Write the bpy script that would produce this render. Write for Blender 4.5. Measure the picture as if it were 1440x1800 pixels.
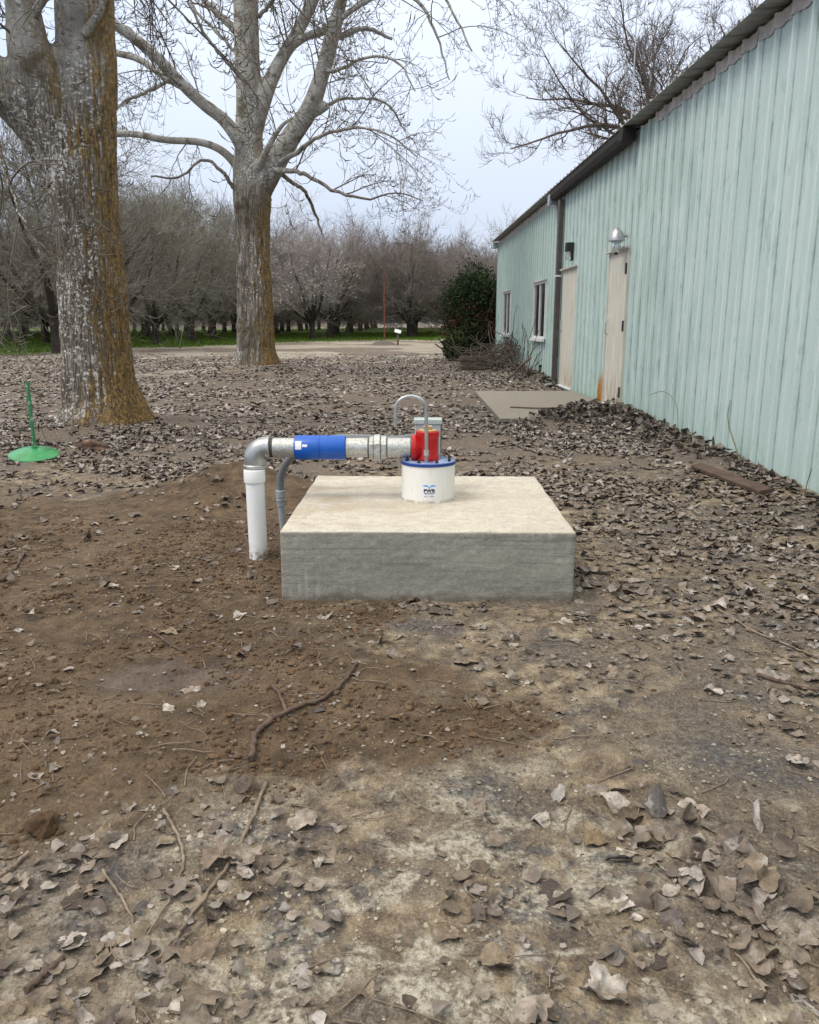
import bpy, bmesh, math, random
import numpy as np
from mathutils import Vector, Matrix, Euler
R = math.radians
PI = math.pi
random.seed(5)
rng = np.random.default_rng(5)
for o in list(bpy.data.objects): bpy.data.objects.remove(o)
S = bpy.context.scene
COL = S.collection

# ------------------------------------------------------------------ camera
F, PITCH, CH = 1420.0, R(13.27), 1.15
cam_d = bpy.data.cameras.new('camera'); cam = bpy.data.objects.new('camera', cam_d); COL.objects.link(cam)
cam.location = (0, 0, CH); cam.rotation_euler = (R(90) - PITCH, 0, 0)
cam_d.sensor_fit = 'HORIZONTAL'; cam_d.sensor_width = 36; cam_d.lens = 36 * F / 1440
cam_d.clip_start = 0.05; cam_d.clip_end = 3000
S.camera = cam
S.render.resolution_x = 819; S.render.resolution_y = 1024

# ------------------------------------------------------------------ sky, sun, exposure
SUN_EL, SUN_AZ = R(55), R(-112)          # azimuth from +Y towards +X
W = bpy.data.worlds.new('World'); S.world = W; W.use_nodes = True
nt = W.node_tree; nt.nodes.clear()
N = nt.nodes.new; L = nt.links.new
out = N('ShaderNodeOutputWorld')
sky = N('ShaderNodeTexSky'); sky.sky_type = 'NISHITA'; sky.sun_disc = False
sky.sun_elevation = SUN_EL; sky.sun_rotation = SUN_AZ
bg1 = N('ShaderNodeBackground'); bg1.inputs[1].default_value = 0.06; L(sky.outputs[0], bg1.inputs[0])
# the overcast layer: soft blue grey cloud, brightened and turned warm white overhead to neutralise the scene light
tc = N('ShaderNodeTexCoord'); mp = N('ShaderNodeMapping'); mp.inputs['Scale'].default_value = (1, 1, 2.2)
L(tc.outputs['Generated'], mp.inputs[0])
no = N('ShaderNodeTexNoise'); no.inputs['Scale'].default_value = 1.3; no.inputs['Detail'].default_value = 2; no.inputs['Roughness'].default_value = 0.45
L(mp.outputs[0], no.inputs[0])
cr = N('ShaderNodeValToRGB'); cr.color_ramp.elements[0].position = 0.36; cr.color_ramp.elements[1].position = 0.62
cr.color_ramp.elements[0].color = (0.485, 0.58, 0.765, 1); cr.color_ramp.elements[1].color = (0.60, 0.665, 0.785, 1)
L(no.outputs[0], cr.inputs[0])
sp = N('ShaderNodeSeparateXYZ'); L(tc.outputs['Generated'], sp.inputs[0])
mr = N('ShaderNodeMapRange'); mr.inputs[1].default_value = 0; mr.inputs[2].default_value = 1; mr.inputs[3].default_value = 0.86; mr.inputs[4].default_value = 2.3
L(sp.outputs[2], mr.inputs[0])
mz = N('ShaderNodeMapRange'); mz.interpolation_type = 'SMOOTHSTEP'; mz.inputs[1].default_value = 0.25; mz.inputs[2].default_value = 0.75; L(sp.outputs[2], mz.inputs[0])
mc = N('ShaderNodeMix'); mc.data_type = 'RGBA'; L(mz.outputs[0], mc.inputs[0]); L(cr.outputs[0], mc.inputs[6]); mc.inputs[7].default_value = (0.72, 0.69, 0.64, 1)
bg2 = N('ShaderNodeBackground'); L(mc.outputs[2], bg2.inputs[0]); L(mr.outputs[0], bg2.inputs[1])
mx = N('ShaderNodeMixShader'); mx.inputs[0].default_value = 0.93
L(bg1.outputs[0], mx.inputs[1]); L(bg2.outputs[0], mx.inputs[2]); L(mx.outputs[0], out.inputs[0])
sd = bpy.data.lights.new('sun', 'SUN'); sun = bpy.data.objects.new('sun', sd); COL.objects.link(sun)
sd.energy = 1.5; sd.angle = R(22); sd.color = (1, 0.93, 0.83)
sdir = Vector((math.sin(SUN_AZ) * math.cos(SUN_EL), math.cos(SUN_AZ) * math.cos(SUN_EL), math.sin(SUN_EL)))
sun.rotation_euler = sdir.to_track_quat('Z', 'Y').to_euler(); sun.location = (0, 0, 30)
S.view_settings.view_transform = 'Standard'; S.view_settings.look = 'None'
S.view_settings.exposure = 0.34; S.view_settings.gamma = 1; S.view_settings.use_curve_mapping = False

# ------------------------------------------------------------------ helpers: survey points read off the photo
cp, sn = math.cos(PITCH), math.sin(PITCH)
def ray(px, py):
    u, v = (px - 720) / F, (900 - py) / F
    return Vector((u, cp + v * sn, -sn + v * cp))
def at(px, py, d):                       # the point at distance d (world y)
    r = ray(px, py); t = d / r.y
    return Vector((r.x * t, d, CH + r.z * t))
def gnd(px, py, z=0.0):                  # the point at height z
    r = ray(px, py); t = (z - CH) / r.z
    return Vector((r.x * t, r.y * t, z))
XW0, WROT = 2.79, 0.0096
def xw(y): return XW0 - WROT * y
def wallpt(px, py, off=0.0):
    r = ray(px, py); t = (XW0 - off) / (r.x + WROT * r.y)
    return Vector((r.x * t, r.y * t, CH + r.z * t))

# ------------------------------------------------------------------ noise
_p = np.random.default_rng(11).permutation(256); _p = np.concatenate([_p, _p, _p])
_g = np.array([[math.cos(a), math.sin(a)] for a in np.linspace(0, 2 * PI, 16, endpoint=False)])
def perlin(x, y):
    x = np.asarray(x, float); y = np.asarray(y, float)
    xi = np.floor(x).astype(int); yi = np.floor(y).astype(int); xf = x - xi; yf = y - yi
    u = xf * xf * xf * (xf * (xf * 6 - 15) + 10); v = yf * yf * yf * (yf * (yf * 6 - 15) + 10)
    def g(i, j, dx, dy):
        h = _g[_p[_p[(xi + i) & 255] + ((yi + j) & 255)] & 15]
        return h[..., 0] * dx + h[..., 1] * dy
    a = g(0, 0, xf, yf); b = g(1, 0, xf - 1, yf); c = g(0, 1, xf, yf - 1); d = g(1, 1, xf - 1, yf - 1)
    return (a + u * (b - a)) * (1 - v) + (c + u * (d - c)) * v
def fbm(x, y, s, octv=4, seed=0):
    r = 0; amp = 1; x = np.asarray(x, float) * s + seed * 17.3; y = np.asarray(y, float) * s - seed * 9.1
    for i in range(octv):
        r = r + amp * perlin(x, y); x = x * 2.03 + 5.2; y = y * 2.03 + 1.7; amp *= 0.5
    return r
def sm(a, b, x): 
    t = np.clip((x - a) / (b - a), 0, 1); return t * t * (3 - 2 * t)

# ------------------------------------------------------------------ mesh helpers
def np_mesh(name, V, faces, smooth=True):
    me = bpy.data.meshes.new(name)
    V = np.asarray(V, np.float32); me.vertices.add(len(V)); me.vertices.foreach_set('co', V.ravel())
    faces = [f for f in faces if len(f)]
    nl = sum(f.size for f in faces); nf = sum(len(f) for f in faces)
    me.loops.add(nl); me.polygons.add(nf)
    me.loops.foreach_set('vertex_index', np.concatenate([f.ravel() for f in faces]).astype(np.int32))
    ls = []; k = 0
    for f in faces:
        ls.append(k + np.arange(len(f)) * f.shape[1]); k += f.size
    me.polygons.foreach_set('loop_start', np.concatenate(ls).astype(np.int32))
    me.polygons.foreach_set('use_smooth', np.full(nf, smooth))
    me.update(calc_edges=True); me.validate()
    return me
def add_col(me, name, C):
    a = me.color_attributes.new(name, 'FLOAT_COLOR', 'POINT')
    C = np.asarray(C, np.float32)
    if C.shape[1] == 3: C = np.hstack([C, np.ones((len(C), 1), np.float32)])
    a.data.foreach_set('color', C.ravel())
def link(name, me, m, parent=None):
    o = bpy.data.objects.new(name, me); COL.objects.link(o)
    if m is not None and me is not None and len(me.materials) == 0: me.materials.append(m)
    if parent: o.parent = parent
    return o
def tag(o, label=None, cat=None, group=None, kind=None):
    if label: o['label'] = label
    if cat: o['category'] = cat
    if group: o['group'] = group
    if kind: o['kind'] = kind
    return o
def empty(name, loc=(0, 0, 0), rz=0, **k):
    o = bpy.data.objects.new(name, None); COL.objects.link(o); o.location = loc; o.rotation_euler.z = rz
    o.empty_display_size = 0.1
    return tag(o, **k)
def copy_thing(root, loc, rz=0, sc=1.0, label=None, group=None):
    r = root.copy(); COL.objects.link(r); r.location = loc; r.rotation_euler.z = rz; r.scale = (sc, sc, sc)
    if label: r['label'] = label
    if group: r['group'] = group
    for ch in root.children:
        c = ch.copy(); COL.objects.link(c); c.parent = r
        for g in ch.children:
            d = g.copy(); COL.objects.link(d); d.parent = c
    return r

class MB:
    def __init__(s): s.v = []; s.f = []
    def add(s, vs, fs):
        b = len(s.v); s.v += [tuple(v) for v in vs]; s.f += [tuple(b + i for i in f) for f in fs]; return s
    def box(s, x0, y0, z0, x1, y1, z1, M=None):
        vs = [(x0,y0,z0),(x1,y0,z0),(x1,y1,z0),(x0,y1,z0),(x0,y0,z1),(x1,y0,z1),(x1,y1,z1),(x0,y1,z1)]
        if M is not None: vs = [M @ Vector(v) for v in vs]
        return s.add(vs, [(0,3,2,1),(4,5,6,7),(0,1,5,4),(1,2,6,5),(2,3,7,6),(3,0,4,7)])
    def lathe(s, prof, n=32, M=None, cap=True, hexa=False):     # prof: (r, z)
        vs = []; fs = []
        for r, z in prof:
            for k in range(n):
                a = 2 * PI * k / n; vs.append(Vector((r * math.cos(a), r * math.sin(a), z)))
        for i in range(len(prof) - 1):
            for k in range(n):
                k2 = (k + 1) % n; fs.append((i*n+k, i*n+k2, (i+1)*n+k2, (i+1)*n+k))
        if cap:
            fs.append(tuple(range(n))[::-1]); fs.append(tuple((len(prof)-1)*n + k for k in range(n)))
        if M is not None: vs = [M @ v for v in vs]
        return s.add(vs, fs)
    def tube(s, pts, rad, n=12, cap=True):
        pts = [Vector(p) for p in pts]; K = len(pts)
        if not hasattr(rad, '__len__'): rad = [rad] * K
        t0 = (pts[1] - pts[0]).normalized(); a = t0.orthogonal().normalized(); vs = []; fs = []
        for i in range(K):
            t = (pts[min(i+1, K-1)] - pts[max(i-1, 0)]).normalized()
            a = (a - t * a.dot(t)).normalized(); b = t.cross(a)
            for k in range(n):
                g = 2 * PI * k / n; vs.append(pts[i] + (a * math.cos(g) + b * math.sin(g)) * rad[i])
        for i in range(K - 1):
            for k in range(n):
                k2 = (k + 1) % n; fs.append((i*n+k, i*n+k2, (i+1)*n+k2, (i+1)*n+k))
        if cap: fs.append(tuple(range(n))[::-1]); fs.append(tuple((K-1)*n + k for k in range(n)))
        return s.add(vs, fs)
    def build(s, name, m, parent=None, smooth=35, bevel=0):
        me = bpy.data.meshes.new(name); me.from_pydata(s.v, [], s.f); me.update()
        if smooth:
            me.polygons.foreach_set('use_smooth', [True] * len(me.polygons)); me.set_sharp_from_angle(angle=R(smooth))
        o = link(name, me, m, parent)
        if bevel:
            b = o.modifiers.new('bevel', 'BEVEL'); b.width = bevel; b.segments = 2; b.limit_method = 'ANGLE'
        return o
def Mx(loc, axis='Z', rot=None):                      # lathe axis helper
    q = {'Z': Matrix.Identity(4), 'X': Matrix.Rotation(R(90), 4, 'Y'), 'Y': Matrix.Rotation(R(-90), 4, 'X')}[axis]
    return Matrix.Translation(Vector(loc)) @ (rot if rot is not None else Matrix.Identity(4)) @ q
def smooth_path(pts, n=8):                            # Catmull-Rom through tuples of any size
    P = np.array(pts, float); P = np.vstack([2 * P[0] - P[1], P, 2 * P[-1] - P[-2]]); o = []
    for i in range(1, len(P) - 2):
        for t in np.linspace(0, 1, n, endpoint=False):
            a, b, c, d = P[i-1], P[i], P[i+1], P[i+2]
            o.append(0.5 * ((2*b) + (-a+c)*t + (2*a-5*b+4*c-d)*t*t + (-a+3*b-3*c+d)*t**3))
    o.append(P[-2]); return np.array(o)

# ------------------------------------------------------------------ material helpers
class NT:
    def __init__(s, name):
        s.m = bpy.data.materials.new(name); s.m.use_nodes = True; s.t = s.m.node_tree
        s.b = s.t.nodes['Principled BSDF']; s.o = s.t.nodes['Material Output']; s._c = None
    def n(s, ty): return s.t.nodes.new('ShaderNode' + ty)
    def l(s, a, b): s.t.links.new(a, b)
    def val(s, sock, v):
        if hasattr(v, 'is_linked') or hasattr(v, 'links'): s.l(v, sock)
        elif isinstance(v, (tuple, list)) and len(v) == 3 and sock.type == 'RGBA': sock.default_value = (*v, 1)
        else: sock.default_value = v
    @property
    def obj(s):
        if s._c is None: s._c = s.n('TexCoord')
        return s._c.outputs['Object']
    def scale(s, vec, sc, loc=(0, 0, 0)):
        m = s.n('Mapping'); s.l(vec, m.inputs[0]); m.inputs['Scale'].default_value = sc; m.inputs['Location'].default_value = loc; return m.outputs[0]
    def noise(s, scale, detail=4, rough=0.55, vec=None, dist=0.0):
        n = s.n('TexNoise'); n.inputs['Scale'].default_value = scale; n.inputs['Detail'].default_value = detail
        n.inputs['Roughness'].default_value = rough; n.inputs['Distortion'].default_value = dist
        s.l(vec if vec is not None else s.obj, n.inputs[0]); return n.outputs[0]
    def voro(s, scale, vec=None, feat='F1', out='Distance'):
        n = s.n('TexVoronoi'); n.inputs['Scale'].default_value = scale; n.feature = feat
        s.l(vec if vec is not None else s.obj, n.inputs[0]); return n.outputs[out]
    def ramp(s, f, stops, interp='LINEAR'):
        r = s.n('ValToRGB'); r.color_ramp.interpolation = interp; e = r.color_ramp.elements
        while len(e) < len(stops): e.new(0.5)
        for i, (p, c) in enumerate(stops):
            e[i].position = p; e[i].color = (c, c, c, 1) if not hasattr(c, '__len__') else (*c, 1)
        s.l(f, r.inputs[0]); return r.outputs[0]
    def mix(s, f, a, b, mode='MIX'):
        n = s.n('Mix'); n.data_type = 'RGBA'; n.blend_type = mode
        s.val(n.inputs[0], f); s.val(n.inputs[6], a); s.val(n.inputs[7], b); return n.outputs[2]
    def math(s, op, a, b=0.0, clamp=False):
        n = s.n('Math'); n.operation = op; n.use_clamp = clamp; s.val(n.inputs[0], a); s.val(n.inputs[1], b); return n.outputs[0]
    def maprange(s, v, a, b, c=0.0, d=1.0):
        n = s.n('MapRange'); s.l(v, n.inputs[0]); n.interpolation_type = 'SMOOTHSTEP'
        for i, q in enumerate((a, b, c, d)): n.inputs[i+1].default_value = q
        return n.outputs[0]
    def sep(s, v):
        n = s.n('SeparateXYZ'); s.l(v, n.inputs[0]); return n.outputs
    def bump(s, h, strength=0.5, dist=0.01, normal=None):
        b = s.n('Bump'); b.inputs['Strength'].default_value = strength; b.inputs['Distance'].default_value = dist
        s.l(h, b.inputs['Height'])
        if normal is not None: s.l(normal, b.inputs['Normal'])
        return b.outputs[0]
    def fin(s, color=None, rough=0.8, metal=0.0, normal=None, spec=0.5):
        if color is not None: s.val(s.b.inputs['Base Color'], color)
        s.val(s.b.inputs['Roughness'], rough); s.val(s.b.inputs['Metallic'], metal)
        s.b.inputs['Specular IOR Level'].default_value = spec
        if normal is not None: s.l(normal, s.b.inputs['Normal'])
        return s.m
def plain(name, c, rough=0.6, metal=0.0, var=0.18, scale=12, bumpd=0.0, spec=0.5):
    t = NT(name); f = t.noise(scale, 5, 0.6)
    c2 = tuple(x * (1 - var) for x in c); c3 = tuple(min(1, x * (1 + var)) for x in c)
    col = t.ramp(f, [(0.3, c2), (0.7, c3)])
    r = t.math('ADD', t.math('MULTIPLY', t.noise(scale * 3, 3), 0.25), rough - 0.12)
    nm = t.bump(t.noise(scale * 8, 4), 0.5, bumpd) if bumpd else None
    return t.fin(col, r, metal, nm, spec)

# ------------------------------------------------------------------ ground shape and zones
MOUND = (-1.15, 5.35)
T1 = gnd(184, 748); T2 = gnd(452, 656)
BLK = (0.084, 3.87); BW, BD, BH = 1.233, 1.25, 0.30
PVC = (-0.757, 3.88)
MUD = (-0.80, 2.50)
def grass_edge(x):
    return np.interp(x, [-60, -24, -15, -12, -9, -3, 30], [34, 30, 27.5, 36, 42, 52, 54])
def brown(x, y):     # the freshly dug soil left of the block
    n = fbm(x, y, 0.9, 4, 3) * 0.6 + fbm(x, y, 3.1, 3, 61) * .42
    right = np.interp(y, [0.5, 1.6, 2.2, 3.0, 4.2, 5.6, 7], [-1.2, -0.55, 0.10, -0.05, -0.35, -0.75, -1.1])
    a = sm(0.38, -0.38, x - right + n * 0.7)
    b = sm(5.9, 5.2, y + n * 0.9 - 0.35 * np.exp(-((x - MOUND[0]) / .6) ** 2)) * sm(1.35, 1.75, y + n * 0.5 + 0.12 * x)
    patch = np.exp(-(((x - 0.05) / 0.33) ** 2 + ((y - 2.12) / 0.17) ** 2)) * .85
    return np.clip(a * b + patch + 0.9 * np.exp(-(((x - MOUND[0]) / .6) ** 2 + ((y - MOUND[1]) / .45) ** 2)), 0, 1)
def wallpile(x, y):
    t = xw(y) - x
    w = np.interp(y, [0, 4.2, 5.5, 8, 10.2, 10.9, 13.3, 14.4, 19, 23], [0.25, .45, .5, .55, .9, .25, .1, .35, .5, .4])
    h = np.interp(y, [0, 5, 7, 9.6, 10.3, 11.1, 13.8, 14.5, 18, 24], [.0, .03, .065, .10, .13, .0, .0, .08, .14, .1])
    front = np.exp(-(((x - 2.05) / 0.8) ** 2 + ((y - 9.25 - .5 * np.clip(x - 1.4, 0, 2)) / 0.36) ** 2)) * 0.15
    return np.maximum(h * np.exp(-(np.maximum(t, 0) / w) ** 2 * 1.2) * (t > -0.4), front * (y < 10.5))
def H(x, y):
    x = np.asarray(x, float); y = np.asarray(y, float)
    br = brown(x, y)
    h = 0.035 * fbm(x, y, 0.35, 2, 1) * sm(2, 9, y)
    h = h + 0.006 * fbm(x, y, 2.3, 4, 2)
    cl = fbm(x, y, 7.0, 4, 4)
    h = h + br * (0.017 * np.abs(cl) + 0.009 * fbm(x, y, 26, 3, 5))
    h = h + (1 - br) * (0.009 * fbm(x, y, 9, 4, 6) + 0.006 * np.abs(fbm(x, y, 30, 3, 7)))
    h = h + 0.20 * np.exp(-(((x - MOUND[0]) / 0.50) ** 2 + ((y - MOUND[1]) / 0.38) ** 2)) * (1 + 0.35 * fbm(x, y, 3, 3, 8))
    mud = np.exp(-((((x - MUD[0]) / 0.36) ** 2 + ((y - MUD[1]) / 0.2) ** 2)) ** 2)
    h = h * (1 - 0.35 * mud) - (0.016 + .02 * fbm(x, y, 8, 2, 90)) * mud
    # rut with a raised lip, right foreground
    u = (x - 0.62) + (y - 1.55) * 0.35; vv = sm(2.3, 1.9, y) * sm(0.7, 1.0, y)
    h = h + vv * (0.022 * np.exp(-((u - 0.08) / 0.07) ** 2) - 0.02 * np.exp(-((u + 0.03) / 0.05) ** 2))
    h = h + wallpile(x, y) * (1 + 0.25 * fbm(x, y, 4, 3, 9))
    for T, a, w in ((T1, 0.07, 0.95), (T2, 0.22, 1.5)):
        h = h + a * np.exp(-(((x - T.x) / w) ** 2 + ((y - T.y) / w) ** 2))
    # flat under block and slab
    fb = sm(0.10, 0.0, np.maximum(np.abs(x - BLK[0]) - BW / 2, np.abs(y - BLK[1]) - BD / 2))
    h = h * (1 - fb * 0.8) - 0.004 * fb
    fs = (x > 1.0) & (y > 9.12 + np.clip(x - 1.3, 0, 1.4) * .95) & (y < 13.2)
    h = np.where(fs, np.minimum(h, 0.02), h)
    return h
def Hs(x, y): return float(H(np.array([x]), np.array([y]))[0])

# graded grid
yy = np.concatenate([[-6, -3, -1.5, -0.5, 0.1, 0.5], 0.75 * (60 / 0.75) ** np.linspace(0, 1, 600), [66, 75, 88, 105, 130, 170, 230, 320, 450, 650, 900]])
u = np.linspace(-1, 1, 561); xx = np.sinh(u * 5.2) / math.sinh(5.2) * 60.0
xx = np.concatenate([[-900, -500, -250, -120], xx, [120, 250, 500, 900]])
X, Y = np.meshgrid(xx, yy); nx, ny = len(xx), len(yy)
Z = H(X.ravel(), Y.ravel())
V = np.stack([X.ravel(), Y.ravel(), Z], 1)
i = np.arange(nx - 1)[None, :] + np.arange(ny - 1)[:, None] * nx; i = i.ravel()
gm = np_mesh('ground', V, [np.stack([i, i + 1, i + nx + 1, i + nx], 1)])
xr, yr = X.ravel(), Y.ravel()
nz = fbm(xr, yr, 0.5, 4, 12)
zb = brown(xr, yr)
zg = sm(-1.5, 2.0, yr - grass_edge(xr) + nz * 4) * sm(168, 150, yr)
tr_ = np.exp(-((yr - (19.5 + .0 * xr) - 1.5 * np.sin(xr * .3)) / 1.3) ** 2) * (xr < -3) * .6
zr = (0.35 + .65 * sm(0, .35, fbm(xr, yr, .22, 3, 60) + .18)) * sm(20, 30, yr + nz * 9 + np.where(xr < -7, 3.0, 0)) * sm(-20, -15, xr + nz * 3)
mudm = np.exp(-((((xr - MUD[0] + .05 * nz) / 0.37) ** 2 + ((yr - MUD[1] + .05 * nz) / 0.22) ** 2)) ** 2)
mudm = mudm * .72
mudm = np.maximum(mudm, 0.62 * np.exp(-(((xr + 0.35) / 0.3) ** 2 + ((yr - 2.85) / 0.25) ** 2)))
zr = np.maximum(zr, tr_)
add_col(gm, 'zone', np.stack([zb, zg, zr, np.clip(mudm, 0, 1)], 1))

t = NT('ground_soil')
geo = t.n('NewGeometry'); P = geo.outputs['Position']
za = t.n('VertexColor'); za.layer_name = 'zone'
sc = t.n('SeparateColor'); t.l(za.outputs[0], sc.inputs[0]); zB, zG, zR = sc.outputs[0], sc.outputs[1], sc.outputs[2]; zM = za.outputs['Alpha']
n1 = t.noise(1.6, 6, 0.6, P); n2 = t.noise(11, 8, 0.68, P); n3 = t.noise(60, 6, 0.7, P); n4 = t.noise(5.5, 6, 0.6, t.scale(P, (1, 1, 1), (7, 3, 0)), 0.6)
clay = t.ramp(n2, [(0.30, (0.052, 0.039, 0.028)), (0.44, (0.155, 0.117, 0.082)), (0.56, (0.31, 0.243, 0.162)), (0.72, (0.50, 0.43, 0.32))])
clay = t.mix(t.maprange(n1, 0.42, 0.60), clay, t.ramp(n3, [(0.3, (0.065, 0.052, 0.043)), (0.5, (0.135, 0.112, 0.09)), (0.7, (0.26, 0.225, 0.185))]))
pale = t.math('MULTIPLY', t.maprange(n4, 0.47, 0.60), t.maprange(n3, 0.35, 0.55, 0.4, 1.0))
sepP = t.sep(P)
nearf = t.math('MULTIPLY', t.maprange(sepP[1], 1.4, 2.3, 1.0, 0.12), t.maprange(t.math('ABSOLUTE', t.math('SUBTRACT', sepP[0], .08)), .25, .75, 1.0, .3))
clay = t.mix(t.math('MULTIPLY', pale, nearf), clay, t.ramp(n3, [(.35, (.30, .265, .205)), (.6, (.58, .535, .44))]))
n5 = t.noise(170, 4, 0.7, P)
clay = t.mix(t.maprange(n5, .34, .46, .55, 0), clay, (0.055, 0.042, 0.032))
clay = t.mix(t.maprange(n5, .56, .66, 0, .5), clay, (0.46, 0.40, 0.31))
stn = t.math('MULTIPLY', t.maprange(t.noise(3.4, 7, .7, t.scale(P, (1, 1.2, 1), (4, 4, 0)), .5), .53, .60), t.maprange(t.noise(28, 5, .7, P), .38, .58))
clay = t.mix(t.math('MULTIPLY', stn, .75), clay, t.ramp(n3, [(.35, (.028, .029, .034)), (.65, (.125, .122, .13))]))
soil = t.ramp(n2, [(0.30, (0.042, 0.027, 0.016)), (0.48, (0.098, 0.065, 0.038)), (0.62, (0.165, 0.112, 0.066)), (0.78, (0.27, 0.195, 0.122))])
soil = t.mix(t.maprange(n5, .36, .48, .5, 0), soil, (0.030, 0.020, 0.013))
soil = t.mix(t.maprange(n1, 0.46, 0.66), soil, t.ramp(n3, [(0.3, (0.085, 0.056, 0.033)), (0.7, (0.235, 0.168, 0.105))]))
litter = t.ramp(n3, [(0.30, (0.036, 0.027, 0.021)), (0.5, (0.145, 0.113, 0.087)), (0.68, (0.31, 0.26, 0.21))])
far = t.maprange(sepP[1], 5.0, 8.5)
col = t.mix(far, clay, litter)
zBn = t.maprange(t.math('ADD', zB, t.math('MULTIPLY', t.math('SUBTRACT', t.noise(8, 8, .72, P), 0.5), 1.5)), 0.18, 0.78)
col = t.mix(zBn, col, soil)
road = t.ramp(t.noise(0.9, 7, 0.65, t.scale(P, (0.6, 2.2, 1))), [(0.32, (0.17, 0.145, 0.115)), (0.5, (0.30, 0.265, 0.215)), (0.68, (0.43, 0.385, 0.32))])
road = t.mix(t.maprange(t.noise(0.35, 5, 0.6, t.scale(P, (0.35, 2.5, 1), (2, 9, 0))), 0.54, 0.66), road, (0.22, 0.205, 0.135))
col = t.mix(t.maprange(t.math('ADD', zR, t.math('MULTIPLY', t.math('SUBTRACT', t.noise(2.5, 5, .6, P), 0.5), 1.0)), 0.35, 0.65), col, road)
gr = t.ramp(t.noise(1.2, 8, 0.7, P), [(0.3, (0.040, 0.045, 0.018)), (0.5, (0.075, 0.125, 0.016)), (0.68, (0.13, 0.205, 0.026))])
col = t.mix(t.maprange(t.math('ADD', zG, t.math('MULTIPLY', t.math('SUBTRACT', t.noise(1.2, 5, .6, P), 0.5), 0.9)), 0.35, 0.6), col, gr)
mudc = t.ramp(n2, [(0.35, (0.075, 0.052, 0.038)), (0.65, (0.14, 0.10, 0.075))])
mM = t.maprange(t.math('ADD', zM, t.math('MULTIPLY', t.math('SUBTRACT', t.noise(7, 7, .7, P), 0.5), 1.6)), 0.38, 0.72)
col = t.mix(mM, col, mudc)
vo = t.voro(95, P)
hgt = t.math('ADD', t.math('MULTIPLY', n2, 1.5), t.math('ADD', t.math('MULTIPLY', n3, 0.55), t.math('MULTIPLY', vo, 0.35)))
hgt = t.math('MULTIPLY', hgt, t.math('SUBTRACT', 1.0, t.math('MULTIPLY', mM, 0.45)))
fine = t.noise(260, 3, 0.6, P)
nm = t.bump(fine, 0.5, 0.002, t.bump(hgt, 1.0, 0.020))
rough = t.math('SUBTRACT', t.math('SUBTRACT', 0.93, t.math('MULTIPLY', mM, 0.25)), t.math('MULTIPLY', t.maprange(n1, 0.55, 0.7), 0.18))
M_ground = t.fin(col, rough, 0, nm, 0.4)
ground = link('ground', gm, M_ground); tag(ground, kind='structure')
MATS = {}

# ------------------------------------------------------------------ materials
def metal_galv():
    t = NT('galvanised'); v = t.voro(160, feat='F1', out='Color'); n = t.noise(80, 5, .65)
    sp_ = t.sep(v)[0]
    c = t.ramp(t.math('ADD', t.math('MULTIPLY', sp_, 0.35), t.math('MULTIPLY', n, 0.65)), [(0.3, (0.38, 0.39, 0.375)), (0.55, (0.52, 0.53, 0.515)), (0.75, (0.64, 0.65, 0.63))])
    c = t.mix(t.maprange(t.noise(9, 6, .7), 0.56, 0.7), c, (0.36, 0.34, 0.29))
    r = t.math('ADD', t.math('MULTIPLY', n, 0.35), 0.24)
    return t.fin(c, r, 0.55, t.bump(n, 0.4, 0.0006))
M_galv = metal_galv()
M_cast = plain('cast_grey_metal', (0.42, 0.435, 0.44), 0.34, 0.7, 0.22, 18, 0.0008)
M_thread = plain('dark_thread', (0.07, 0.062, 0.055), 0.6, 0.4, 0.4, 60)
M_blue = plain('blue_enamel', (0.003, 0.095, 0.47), 0.36, 0, 0.10, 14, 0.0003)
M_blued = plain('dark_blue_paint', (0.012, 0.045, 0.24), 0.38, 0, 0.15, 20)
def platem():
    t = NT('scuffed_blue_plate'); n = t.noise(28, 6, .7)
    return t.fin(t.ramp(n, [(0.35, (0.05, 0.12, 0.36)), (0.52, (0.20, 0.28, 0.46)), (0.66, (0.50, 0.55, 0.63))]), 0.22, 0.1)
M_plate = platem()
M_red = plain('red_enamel', (0.50, 0.008, 0.008), 0.33, 0, 0.14, 16, 0.0004)
M_brass = plain('brass', (0.62, 0.43, 0.20), 0.42, 0.6, 0.2, 30)
def pvcm():
    t = NT('white_plastic'); n = t.noise(6, 6, .65, t.scale(t.obj, (6, 6, 1)))
    z = t.sep(t.obj)[2]; dirt = t.math('MULTIPLY', t.maprange(z, 0.10, 0.0), t.maprange(t.noise(22, 5, .7), 0.40, 0.62))
    c = t.mix(t.maprange(n, 0.52, 0.75, 0, 0.30), (0.82, 0.83, 0.83), (0.58, 0.57, 0.53))
    return t.fin(t.mix(dirt, c, (0.17, 0.11, 0.065)), 0.36, 0)
M_pvc = pvcm()
def casm():
    t = NT('white_casing_paint'); n = t.noise(5, 6, .65, t.scale(t.obj, (7, 7, 1.0)))
    c = t.mix(t.maprange(n, 0.50, 0.72, 0, 0.45), (0.80, 0.79, 0.745), (0.56, 0.55, 0.50))
    z = t.sep(t.obj)[2]; d = t.math('MULTIPLY', t.maprange(z, 0.018, 0.0), t.maprange(t.noise(30, 4), .35, .6))
    return t.fin(t.mix(d, c, (0.40, 0.36, 0.29)), 0.42, 0, t.bump(t.noise(40, 4), 0.3, 0.0006))
M_casing = casm()
M_conduit = plain('grey_conduit', (0.16, 0.175, 0.185), 0.5, 0, 0.12, 20)
M_conduit2 = plain('light_grey_conduit', (0.30, 0.325, 0.34), 0.45, 0, 0.15, 25)
M_jbox = plain('pale_grey_green_enclosure', (0.40, 0.47, 0.46), 0.45, 0.1, 0.12, 15)
M_bolt = plain('dark_bolt', (0.05, 0.05, 0.055), 0.4, 0.7, 0.3, 60)
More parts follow.
